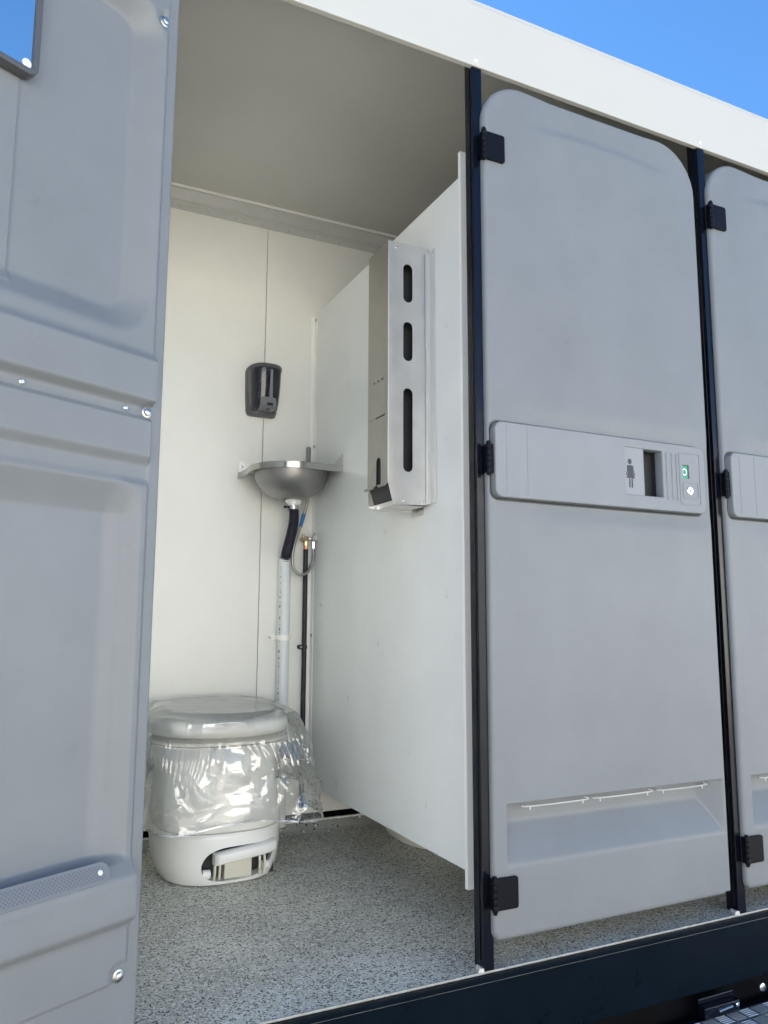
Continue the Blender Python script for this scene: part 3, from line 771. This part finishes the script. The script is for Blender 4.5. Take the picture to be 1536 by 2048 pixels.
# ------------------------------------------------------------------ clear bag over the toilet
nt, nr_ = 560, 200
cxb, cyb = TX, .922
V = []
def lidz(x, y):
    r = max(abs((x - TX) / .205), abs((y - .923) / .194)); return .4495 - .012 * min(r, 1.0) ** 6 + max(0, y - .745) * .062
def fold(p, f_, seed):                            # sharp creases between soft panels
    q_ = p * f_ + Vector((seed, seed * 1.7, -seed))
    q_ = q_ + Vector((noise.noise(q_ * .7), noise.noise(q_ * .7 + Vector((5, 2, 8))), noise.noise(q_ * .7 + Vector((1, 9, 4))))) * .9
    dd = noise.voronoi(q_)[0]
    return dd[1] - dd[0]
for j in range(nr_ + 1):
    t = j / nr_
    for i in range(nt):
        a = 2 * PI * i / nt; c, s_ = math.cos(a), math.sin(a)
        ts = .30
        kk = 0 if t < ts else (t - ts) / (1 - ts)
        e = 2.8 + 1.6 * kk
        ux = math.copysign(abs(c) ** (2 / e), c); uy = math.copysign(abs(s_) ** (2 / e), s_)
        hxs = (.2165 + .088 * kk ** .65) if c > 0 else (.2130 + .006 * kk)
        rw = max(0, ux) ** 2
        hem = .1555 - .020 * rw + .010 * math.sin(3.1 * ux + 1.0) * (1 - rw)
        if s_ > .2: hem = .20
        if t < ts:
            k_ = t / ts; rr = k_ ** .8
            x = cxb + ux * hxs * rr; y = cyb + uy * .2015 * rr
            z = .4555 - .020 * max(0, k_ - .72) / .28 * k_ + max(0, y - .745) * .062
            amp = .0045 * k_ + .001; dirx, diry, dirz = ux * .25, uy * .25, 1.0
        else:
            zt_ = .4355 + max(0, uy * .2015 + cyb - .745) * .062; z = zt_ + (hem - zt_) * kk
            g_ = math.exp(-((z - .375) / .028) ** 2)
            x = cxb + ux * (hxs - .010 * g_ * (1 - rw)); y = cyb + uy * (.2015 - .012 * g_)
            amp = .006 + .010 * min(1, kk * 1.6) * (1 + .5 * rw); dirx, diry, dirz = ux, uy, .1
        p = Vector((x, y, z * .75))
        f1 = fold(p, 8.5, 2.0); f2 = fold(Vector((x, y, z)), 19.0, 5.0); f3 = fold(Vector((x, y, z)), 44.0, 9.0)
        if t < ts: f1 *= .8; f2 *= .6; f3 *= .3
        pl_ = max(0, min(1, (z - .27) / .08)) * max(0, min(1, (.405 - z) / .03)) if t >= ts else 0
        disp = amp * (f1 * 1.25 + f2 * (.25 + .55 * rw) + f3 * .35 * rw - .50) + pl_ * .0035 * math.sin(a * 64 + 5 * f1)
        disp = max(disp, -.0055)
        x += dirx * disp; y += diry * disp
        if t < ts: z = max(z + disp, lidz(x, y) + .0015)
        y = min(y, 1.150); x = min(x, XP - .003)
        V.append((x, y, z))
F = []
for j in range(nr_):
    for i in range(nt):
        i2 = (i + 1) % nt
        F.append((j * nt + i, (j + 1) * nt + i, (j + 1) * nt + i2, j * nt + i2))
bag = part('plastic_bag', (V, F), M['film'], angle=180)
hem_ = bmesh.new()
HR = [Vector(V[nr_ * nt + i]) for i in range(nt)]
ringloft(hem_, [[tuple(HR[i] + Vector(o_)) for o_ in ((-.0006, -.0006, 0), (.0006, -.0006, 0), (.0006, .0006, .004), (-.0006, .0006, .004))] for i in list(range(nt)) + [0]], False, False)
part('hem_seam', hem_, M['filmedge'], bag)
bag['label'] = 'clear crinkled plastic bag hanging over the white toilet'; bag['category'] = 'plastic bag'
# the toilet of the next cubicle, seen under the partition: same kind, own label
T2 = TO.copy(); S.collection.objects.link(T2); T2.location = (TX + W + .022, .93, 0)
T2['label'] = 'shaded white toilet base just visible under the partition in the next cubicle'
for ch_ in TO.children:
    d_ = ch_.copy(); S.collection.objects.link(d_); d_.parent = T2; d_.matrix_parent_inverse = Matrix.Translation(-BASES['portable_toilet'])

# ------------------------------------------------------------------ corner sink
BX, BY, BZ = -.088, 1.020, 1.222
SK = thing('corner_sink', (XP - .02, D - .02, 1.10), 'stainless steel corner wash basin with a rounded bowl in the cubicle corner', 'sink')
# outline of the top: two wall edges and a curved front
cxr, cyr = XP - .0006, D - .0006
front = []
rad = .142
pA = (-.232, cyr); pB = (cxr, .884)
arc = []
for i in range(0, 25):
    a = math.radians(176 + (274 - 176) * i / 24); arc.append((BX + rad * math.cos(a), BY + rad * math.sin(a)))
def fillet(p0, p1, bulge):
    mx_, my_ = (p0[0] + p1[0]) / 2 + bulge[0], (p0[1] + p1[1]) / 2 + bulge[1]
    return [((1 - t) ** 2 * p0[0] + 2 * t * (1 - t) * mx_ + t * t * p1[0], (1 - t) ** 2 * p0[1] + 2 * t * (1 - t) * my_ + t * t * p1[1]) for t in [q / 8 for q in range(9)]]
outline = fillet(pA, arc[0], (.010, .004)) + arc[1:-1] + fillet(arc[-1], pB, (.004, .010))
sb = bmesh.new()
circ = [(BX + .1245 * math.cos(2 * PI * i / 64), BY + .1245 * math.sin(2 * PI * i / 64)) for i in range(64)]
topo = mapped(plate(outline + [(cxr, cyr)], [circ], depth=.0016), lambda a, b, c: (a, b, BZ - .001 + c))
vs_ = [sb.verts.new(v_) for v_ in topo[0]]
for f_ in topo[1]: sb.faces.new([vs_[i] for i in f_])
rim = part('sink_top', sb, M['steel'], SK, smooth=False)
ap = bmesh.new(); n = len(outline)
oo = [[(x, y, BZ + .0005), (x, y, BZ - .020)] for x, y in outline]
cen = Vector((XP, D, 0))
rin = []
for x, y in outline:
    dv = (Vector((x, y, 0)) - cen).normalized() * .0014; rin.append((x - dv.x, y - dv.y))
ringloft(ap, [[(x, y, BZ + .0006), (x, y, BZ - .020), (a, b, BZ - .020), (a, b, BZ + .0006)] for (x, y), (a, b) in zip(outline, rin)])
part('apron', ap, M['chrome'] if False else brushed('polished_apron', (.46, .455, .43), rough=.16), SK, angle=30)
bo = bmesh.new()
pr = [(.126, 0), (.1255, -.004), (.1235, -.020), (.118, -.040), (.108, -.060), (.092, -.078), (.072, -.092), (.050, -.100), (.026, -.104)]
inner = [(r_ - .0015, z_ + .0018) for r_, z_ in reversed(pr)]
ringloft(bo, [[(BX + r_ * math.cos(2 * PI * i / 72), BY + r_ * math.sin(2 * PI * i / 72), BZ - .0006 + z_) for i in range(72)] for r_, z_ in pr + inner], False, False)
part('basin', bo, M['steel_h'], SK, angle=60)
fl = bmesh.new()
for tri in ([(-.229, 1.2225), (-.229, 1.263), (-.218, 1.263), (-.145, 1.2235)],):
    ringloft(fl, [[(x, y, z) for x, z in tri] for y in (D - .0006, D - .0022)])
part('wall_flange', fl, M['steel'], SK, smooth=False); fl = bmesh.new()
ringloft(fl, [[(x, y, z) for y, z in ((.8845, 1.2225), (.8845, 1.262), (.893, 1.262), (1.015, 1.2235))] for x in (XP - .0006, XP - .0022)])
part('wall_flange', fl, M['steel'], SK, smooth=False)
for c_, ax in (((-.218, D - .0022, 1.243), (0, -1, 0)), ((XP - .0022, .897, 1.244), (-1, 0, 0)), ((XP - .0022, .905, 1.232), (-1, 0, 0))):
    b = bmesh.new(); screw(b, c_, ax, .0042 if ax[1] else .0024, .002); part('screw', b, M['chrome'], SK)
tp = bmesh.new(); tx, ty = .002, 1.098
lathe(tp, (tx, ty, BZ), (0, 0, 1), [(0, .016), (.004, .016), (.008, .012), (.030, .0105), (.036, .013), (.043, .0105), (.048, .0080), (.094, .0090), (.099, .0078), (.101, .004)], n=24)
tube(tp, catmull([(tx, ty, BZ + .028), (tx - .025, ty - .025, BZ + .036), (tx - .052, ty - .050, BZ + .030)], 6), .0065, n=14)
part('tap', tp, M['steel_h'], SK, angle=50)
df_ = bmesh.new(); DX, DY = -.0735, 1.030
lathe(df_, (DX, DY, BZ - .1035), (0, 0, -1), [(-.010, .010), (-.002, .026), (.003, .0275), (.006, .0275), (.007, .024), (.012, .0235), (.013, .0195), (.022, .019)], n=32)
part('drain_fitting', df_, M['toilet'], SK, angle=30)

# ------------------------------------------------------------------ drain hose and pipe
DP = thing('drain_pipe', (-.064, 1.138, 0), 'pale grey waste pipe with black corrugated hose running down from the sink', 'waste pipe')
PX, PYY = -.064, 1.137
b = bmesh.new(); lathe(b, (PX, PYY, .036), (0, 0, 1), [(0, .0205), (.8905, .0205), (.8912, .0198), (.8912, .0185), (.86, .0183)], n=32); part('pipe', b, M['pvc'], DP, angle=30)
path = catmull([(DX, DY, 1.104), (-.0710, 1.030, 1.083), (-.0665, 1.045, 1.044), (-.065, 1.070, 1.008), (-.065, 1.100, .970), (-.0645, 1.126, .938), (PX, PYY, .905), (PX, PYY, .885)], 24)
L = [0]
for a, b in zip(path, path[1:]): L.append(L[-1] + (b - a).length)
ns = 320; pts = []; rs = []
for i in range(ns + 1):
    q = L[-1] * i / ns; j = max(0, min(len(L) - 2, next((k_ for k_ in range(len(L) - 1) if L[k_ + 1] >= q), len(L) - 2)))
    f_ = (q - L[j]) / max(L[j + 1] - L[j], 1e-9); pts.append(path[j].lerp(path[j + 1], f_)); rs.append(.0162 + .0017 * math.cos(2 * PI * i / 8))
b = bmesh.new(); tube(b, pts, rs, n=22); part('corrugated_hose', b, M['hose'], DP, angle=70)
b = bmesh.new(); lathe(b, (DX, DY, 1.086), (0, 0, 1), [(0, .0198), (.014, .0198), (.014, .0185), (0, .0185)], n=32, cap0=False, cap1=False)
part('clamp_band', b, M['zinc'], DP)
b = bmesh.new(); lathe(b, (DX - .024, DY - .006, 1.093), (1, 0, 0), [(-.012, .0030), (-.011, .0048), (-.003, .0048), (-.002, .0028), (.003, .0028), (.004, .0046), (.010, .0046)], n=14); part('clamp_screw', b, M['rubber'], DP)
b = bmesh.new()
ringloft(b, [[(PX + r_ * math.cos(t), PYY - r_ * math.sin(t), z) for r_, z in ((.0207, .647), (.0225, .647), (.0225, .665), (.0207, .665))] for t in [PI * q / 20 for q in range(21)]])
for x0, x1 in ((PX - .049, PX - .021), (PX + .021, PX + .034)): box(b, x0, x1, 1.1635, 1.1665, .647, .665)
for sx in (-1, 1): box(b, PX + sx * .0216 - .001, PX + sx * .0216 + .001, PYY, 1.1636, .647, .665)
part('pipe_clip', b, M['trim'], DP, bevel=.0006, angle=40)
for x in (PX - .040, PX + .030):
    b = bmesh.new(); screw(b, (x, 1.1635, .656), (0, -1, 0), .0050, .003); part('screw', b, M['zinc'], DP)
b = bmesh.new(); z = .90
while z > .44:                                   # unreadable printed line along the pipe: small glyph-like dashes
    hgt = rng.choice((.004, .006, .009, .0035)); wd = rng.choice((.10, .14, .18))
    if rng.random() < .8:
        a0 = PI * .80
        for k_ in range(rng.choice((1, 2))):
            a1 = a0 + k_ * .16
            q = [(PX + .0207 * math.cos(t), PYY - .0207 * math.sin(t)) for t in (a1, a1 + wd * .6)]
            v4 = [b.verts.new(p) for p in ((q[0][0], q[0][1], z), (q[1][0], q[1][1], z), (q[1][0], q[1][1], z - hgt), (q[0][0], q[0][1], z - hgt))]; b.faces.new(v4)
    z -= hgt + rng.choice((.003, .0045, .009))
part('printed_line', b, M['ink'], DP, smooth=False)

# ------------------------------------------------------------------ water pipe, valve, braided hose
WP = thing('water_pipe', (.0175, 1.147, 0), 'thin black water pipe with brass and chrome valve in the cubicle corner', 'water pipe')
b = bmesh.new(); lathe(b, (.0165, 1.148, .036), (0, 0, 1), [(0, .0085), (.928, .0085), (.929, .0075)], n=20); part('insulated_pipe', b, M['rubber'], WP)
b = bmesh.new(); lathe(b, (.0165, 1.148, .9655), (0, 0, 1), [(0, .0072), (.012, .0072)], n=20); part('copper_end', b, M['copper'], WP)
b = bmesh.new(); vz = 1.001
lathe(b, (.0165, 1.148, .9775), (0, 0, 1), [(0, .0088), (.008, .0088), (.009, .0070), (.022, .0070)], n=6)
lathe(b, (.0165, 1.142, vz), (0, 1, 0), [(-.006, .009), (.018, .0095), (.022, .013)], n=20)
lathe(b, (-.003, 1.140, vz - .003), (1, 0, 0), [(0, .0045), (.020, .0055)], n=14)
lathe(b, (-.004, 1.140, vz - .003), (-1, 0, 0), [(0, .0052), (.004, .0052), (.005, .004)], n=14)
lathe(b, (.004, 1.140, vz + .012), (0, 0, 1), [(-.010, .004), (.003, .0046), (.004, .003)], n=14)
part('wall_elbow', b, M['brass'], WP, angle=40)
b = bmesh.new(); lathe(b, (.0200, 1.130, vz), (1, -.25, 0), [(0, .0055), (.010, .0055), (.011, .0075), (.016, .0075)], n=16)
lathe(b, (.0350, 1.122, vz - .004), (0, 0, -1), [(-.006, .0065), (.008, .0065), (.009, .0080), (.019, .0080), (.020, .0060), (.034, .0056)], n=6)
part('valve_body', b, M['chrome'], WP, angle=40)
b = bmesh.new(); lathe(b, (.0300, 1.118, vz + .002), (.45, -1, 0), [(0, .006), (.006, .0065), (.007, .0115), (.009, .0130), (.018, .0130), (.020, .0118), (.020, .0070), (.0185, .0066)], n=28); part('valve_knob', b, M['cove'], WP, angle=40)
b = bmesh.new(); lathe(b, (.0165, 1.148, .617), (0, 0, 1), [(0, .0108), (.012, .0108)], n=20)
lathe(b, (.002, 1.146, .623), (0, -1, 0), [(-.014, .008), (.004, .008), (.006, .006)], n=18); box(b, .002, .026, 1.152, 1.1665, .617, .629)
part('pipe_clip', b, M['rubber'], WP, angle=40)
b = bmesh.new(); screw(b, (.002, 1.140, .623), (0, -1, 0), .0036, .002); part('screw', b, M['zinc'], WP)

FH = thing('braided_hose', (-.03, 1.11, .87), 'looped steel braided hose with a blue tag under the sink', 'hose')
hp_ = [(.002, 1.090, 1.215), (.003, 1.098, 1.150), (-.001, 1.105, 1.110), (-.006, 1.110, 1.086), (-.019, 1.114, 1.036), (-.037, 1.113, .984), (-.0455, 1.113, .930), (-.038, 1.113, .890), (-.014, 1.113, .872), (.012, 1.114, .883), (.029, 1.118, .914), (.035, 1.121, .945), (.035, 1.122, .968)]
hs = catmull(hp_, 12); b = bmesh.new(); tube(b, hs, .0053, n=14); part('hose_tube', b, M['braid'], FH, angle=60)
seg = [p for p in hs if 1.040 <= p.z <= 1.088 and p.x < 0.003 and p.y > 1.1][:]
b = bmesh.new(); tube(b, seg, .0068, n=14); part('blue_tag', b, M['blue'], FH)

# ------------------------------------------------------------------ soap dispenser
SD = thing('soap_dispenser', (-.158, D, 1.42), 'smoked black and grey soap dispenser on the white back wall above the sink', 'soap dispenser')
scx = -.156
def dsec(hw, yf, yb, z, n=28, cx=scx, p=2.8):
    out = [(cx + hw, yb, z), (cx - hw, yb, z)][::-1]; res = []
    for i in range(n + 1):
        a = PI + PI * i / n; c, s_ = math.cos(a), math.sin(a)
        res.append((cx + hw * math.copysign(abs(c) ** (2 / p), c), yb + (yb - yf) * math.copysign(abs(s_) ** (2 / p), s_), z))
    return res
b = bmesh.new()
ringloft(b, [dsec(hw, yf, D - .0006, z) for z, hw, yf in ((1.428, .040, 1.135), (1.431, .050, 1.128), (1.445, .0555, 1.125), (1.50, .0585, 1.125), (1.585, .0600, 1.125), (1.592, .0585, 1.126))])
part('back_plate', b, M['soapgrey'], SD, angle=45)
b = bmesh.new()
ringloft(b, [dsec(hw, yf, D - .030, z) for z, hw, yf in ((1.441, .040, 1.098), (1.446, .0465, 1.090), (1.47, .0500, 1.082), (1.52, .0535, 1.074), (1.5835, .0560, 1.070))])
part('smoked_tank', b, M['soapbody'], SD, angle=45)
b = bmesh.new()
ringloft(b, [dsec(hw, yf, D - .012, z) for z, hw, yf in ((1.5838, .0580, 1.0665), (1.586, .0600, 1.064), (1.594, .0600, 1.064), (1.598, .0575, 1.067), (1.5995, .0500, 1.076))])
part('top_cap', b, M['soapgrey'], SD, angle=45)
b = boxes((scx + .0030, scx + .0120, 1.066, 1.080, 1.475, 1.578)); part('sight_strip', b, M['soaplight'], SD, bevel=.002)
b = bmesh.new()
ringloft(b, [[(scx + x, y, z) for x, y in ((-.026, D - .04), (.030, D - .04), (.030, yf + .012), (.018, yf), (-.014, yf), (-.026, yf + .012))] for z, yf in ((1.440, 1.078), (1.446, 1.064), (1.470, 1.066), (1.480, 1.072))])
part('push_lever', b, M['soaplight'], SD, bevel=.0025, angle=30)
b = bmesh.new(); box(b, scx - .008, scx + .012, 1.0625, 1.0642, 1.4475, 1.4560); lathe(b, (scx + .002, 1.085, 1.4405), (0, 0, -1), [(0, .007), (.006, .006)], n=14); part('nozzle', b, M['soapbody'], SD)

# ------------------------------------------------------------------ steel towel tower on the partition
DS = thing('towel_dispenser', (XP, .36, 1.01), 'tall slotted stainless steel dispenser on the white partition', 'dispenser')
X1, Y0_, Y1_ = -.0765, .296, .420
ZB, ZTOP = 1.013, 1.716
def slot(x0, x1, z0, z1, n=10):
    r = (x1 - x0) / 2; cx_ = (x0 + x1) / 2
    return [(cx_ + r * math.cos(PI * i / n), z1 - r + r * math.sin(PI * i / n)) for i in range(n + 1)] + [(cx_ + r * math.cos(PI + PI * i / n), z0 + r + r * math.sin(PI + PI * i / n)) for i in range(n + 1)]
slots = [slot(-.0335, -.0060, 1.553, 1.660), slot(-.0335, -.0060, 1.392, 1.499), slot(-.0335, -.0060, 1.096, 1.318)]
b = bmesh.new()
def addp(bm, pl):
    vs_ = [bm.verts.new(v_) for v_ in pl[0]]
    for f_ in pl[1]:
        try: bm.faces.new([vs_[i] for i in f_])
        except ValueError: pass
addp(b, mapped(plate([(X1, 1.064), (X1 + .0150, ZB - .004), (XP - .002, ZB), (XP - .002, ZTOP), (X1, ZTOP)], slots, depth=.0012), lambda a, c, e: (a, Y0_ + e + .0006, c)))
part('slotted_face', b, M['steel'], DS, smooth=False)
# side with cutout and bent lips; outline in (y, z)
cut = [(.336, ZB), (.336, 1.052)]
ym = (Y0_ + Y1_) / 2
side = [(Y0_, ZTOP), (Y0_, 1.066), (.3385, 1.0640), (.3395, 1.125)] + [(.3395 + .0135 - .0135 * math.cos(PI * i / 10), 1.125 + .0135 * math.sin(PI * i / 10)) for i in range(1, 10)] + [(.3665, 1.125), (.3675, 1.066), (Y1_, 1.064), (Y1_, ZTOP)]
b = bmesh.new(); addp(b, mapped(plate(side, [], depth=.0012), lambda a, c, e: (X1 - .0002 + e, a, c)))
# bent lips
for y0, y1 in ((Y0_ + .002, .337), (.369, Y1_ - .002)):
    ringloft(b, [[(X1 - .0008, y, 1.0645), (X1 - .008, y, 1.056), (X1 - .013, y, 1.060), (X1 - .0128, y, 1.0615), (X1 - .008, y, 1.0578), (X1 + .0004, y, 1.0665)] for y in (y0, y1)])
part('side_face', b, M['steel_shade'], DS, smooth=False)
b = bmesh.new(); tube(b, [(X1 - .0002, Y0_ + .0004, 1.066), (X1 - .0002, Y0_ + .0004, ZTOP)], .0013, n=12); part('fold_highlight', b, M['satin'], DS)  # pale rod painting in the bright highlight along the folded corner
b = bmesh.new()      # delivery tray: sloping cheeks and lower front strip
box(b, X1 + .0145, X1 + .0157, Y0_ + .0014, Y1_, 1.0078, 1.0195)
box(b, X1 + .0158, XP - .02, Y0_ + .0014, Y1_, 1.0078, 1.0088)
part('delivery_tray', b, M['steel'], DS, smooth=False)
b = bmesh.new(); ringloft(b, [[(X1 + .006, y, 1.16), (X1 + .006, y, 1.062), (X1 + .022, y, 1.0095), (X1 + .024, y, 1.0095), (X1 + .008, y, 1.063), (X1 + .008, y, 1.16)] for y in (Y0_ + .0015, Y1_ - .0015)])
box(b, X1 + .010, XP - .008, .334, .336, 1.075, 1.695)
part('inner_shade_sheet', b, M['darkhole'], DS, smooth=False)  # dark sheets stand in for the shade behind the slots and outlet
b = bmesh.new(); box(b, X1 + .0012, XP - .002, Y1_ - .0012, Y1_ + .0002, ZB, ZTOP); box(b, XP - .0022, XP - .0006, Y0_ + .0014, Y1_, ZB, ZTOP); box(b, X1 + .0006, XP - .0025, Y0_ + .0013, Y1_ - .0014, 1.7148, 1.716)
part('housing', b, M['steel'], DS, smooth=False)
b = bmesh.new(); box(b, XP - .0140, XP - .0006, .2862, .2946, ZB + .001, 1.699); box(b, XP - .0030, XP - .0007, .262, .2862, ZB + .001, 1.706)
part('mounting_flange', b, M['satin'], DS, bevel=.0009)  # paler than the housing: light reflected off the ground put into its colour
b = bmesh.new(); box(b, X1 + .004, XP - .012, .372, .386, 1.003, 1.0125); box(b, XP - .002, XP - .0006, .33, .40, .992, 1.0125)
part('lower_bracket', b, M['steel'], DS)
for c_, ax in (((X1 + .045, Y0_ - .0004, 1.0205), (0, -1, 0)), ((XP - .022, Y0_ - .0004, 1.0195), (0, -1, 0)), ((XP - .003, .274, 1.030), (-1, 0, 0)), ((XP - .003, .274, 1.690), (-1, 0, 0)), ((X1 + .022, Y0_ - .0003, 1.700), (0, -1, 0))):
    b = bmesh.new(); screw(b, c_, ax, .0030, .0016); part('screw', b, M['chrome'], DS)
b = bmesh.new()      # small access flap with three dots
box(b, X1 - .0022, X1 - .0009, .312, .4175, 1.160 + .088, 1.247 + .085)
part('access_flap', b, M['steel_shade'], DS, bevel=.0004)
b = bmesh.new(); box(b, X1 - .0021, X1 - .0009, .315, .366, 1.2445, 1.2475)
for y in (.330, .354, .378):
    lathe(b, (X1 - .0020, y, 1.345), (-1, 0, 0), [(0, .0028), (.0009, .0028)], n=12)
part('punched_mark', b, M['signblack'], DS)

# ------------------------------------------------------------------ folding step and its bracket
ST = thing('entry_step', (.82, -.17, -.23), 'aluminium checker plate entry step below the black skirt', 'step')
b = boxes((.50, 1.16, -.330, -.026, -.2060, -.2010)); part('tread', b, M['tread'], ST, bevel=.001)
tread = bpy.data.objects['tread']
b = bmesh.new(); p = .040
for i in range(20):
    for j in range(9):
        cx_, cy_ = .515 + i * p, -.320 + j * p
        if cx_ > 1.15 or cy_ > -.035: continue
        hor = (i + j) % 2 == 0
        for k_ in range(5):
            o_ = (k_ - 2) * .0070; L_ = .0165
            a_, c_ = ((cx_ - L_, cy_ + o_), (cx_ + L_, cy_ + o_)) if hor else ((cx_ + o_, cy_ - L_), (cx_ + o_, cy_ + L_))
            dx, dy = (0, .0016) if hor else (.0016, 0)
            z0 = -.2009
            v6 = [b.verts.new(q) for q in ((a_[0] - dx, a_[1] - dy, z0), (c_[0] - dx, c_[1] - dy, z0), (c_[0] + dx, c_[1] + dy, z0), (a_[0] + dx, a_[1] + dy, z0),
                                           (a_[0] * .92 + c_[0] * .08, a_[1] * .92 + c_[1] * .08, z0 + .0013), (c_[0] * .92 + a_[0] * .08, c_[1] * .92 + a_[1] * .08, z0 + .0013))]
            for f_ in ((0, 1, 5, 4), (1, 2, 5), (2, 3, 4, 5), (3, 0, 4)): b.faces.new([v6[q] for q in f_])
part('raised_pattern', b, M['satin'], tread, smooth=False)
part('step_frame', boxes((.49, 1.17, -.345, -.331, -.235, -.1985), (.485, .4995, -.345, -.010, -.235, -.1985), (1.161, 1.175, -.345, -.010, -.235, -.1985), (.50, 1.16, -.0255, -.0105, -.235, -.1985)), M['post'], ST, bevel=.002)
b = bmesh.new(); box(b, .585, .700, -.030, -.0060, -.1975, -.172); box(b, .585, .700, -.0120, -.0060, -.172, -.158)
part('hinge_bracket', b, M['post'], ST, bevel=.003)
b = bmesh.new(); tube(b, [(.628, -.032, -.184), (.672, -.032, -.181)], .0026, n=10); lathe(b, (.688, -.031, -.180), (0, -1, 0), [(0, .006), (.003, .0055), (.005, .003)], n=16)
part('steel_pin', b, M['chrome'], ST)
b = bmesh.new(); lathe(b, (.800, -.010, -.172), (0, -1, 0), [(0, .010), (.003, .010), (.005, .006)], n=20); part('bolt', b, M['zinc'], ST)
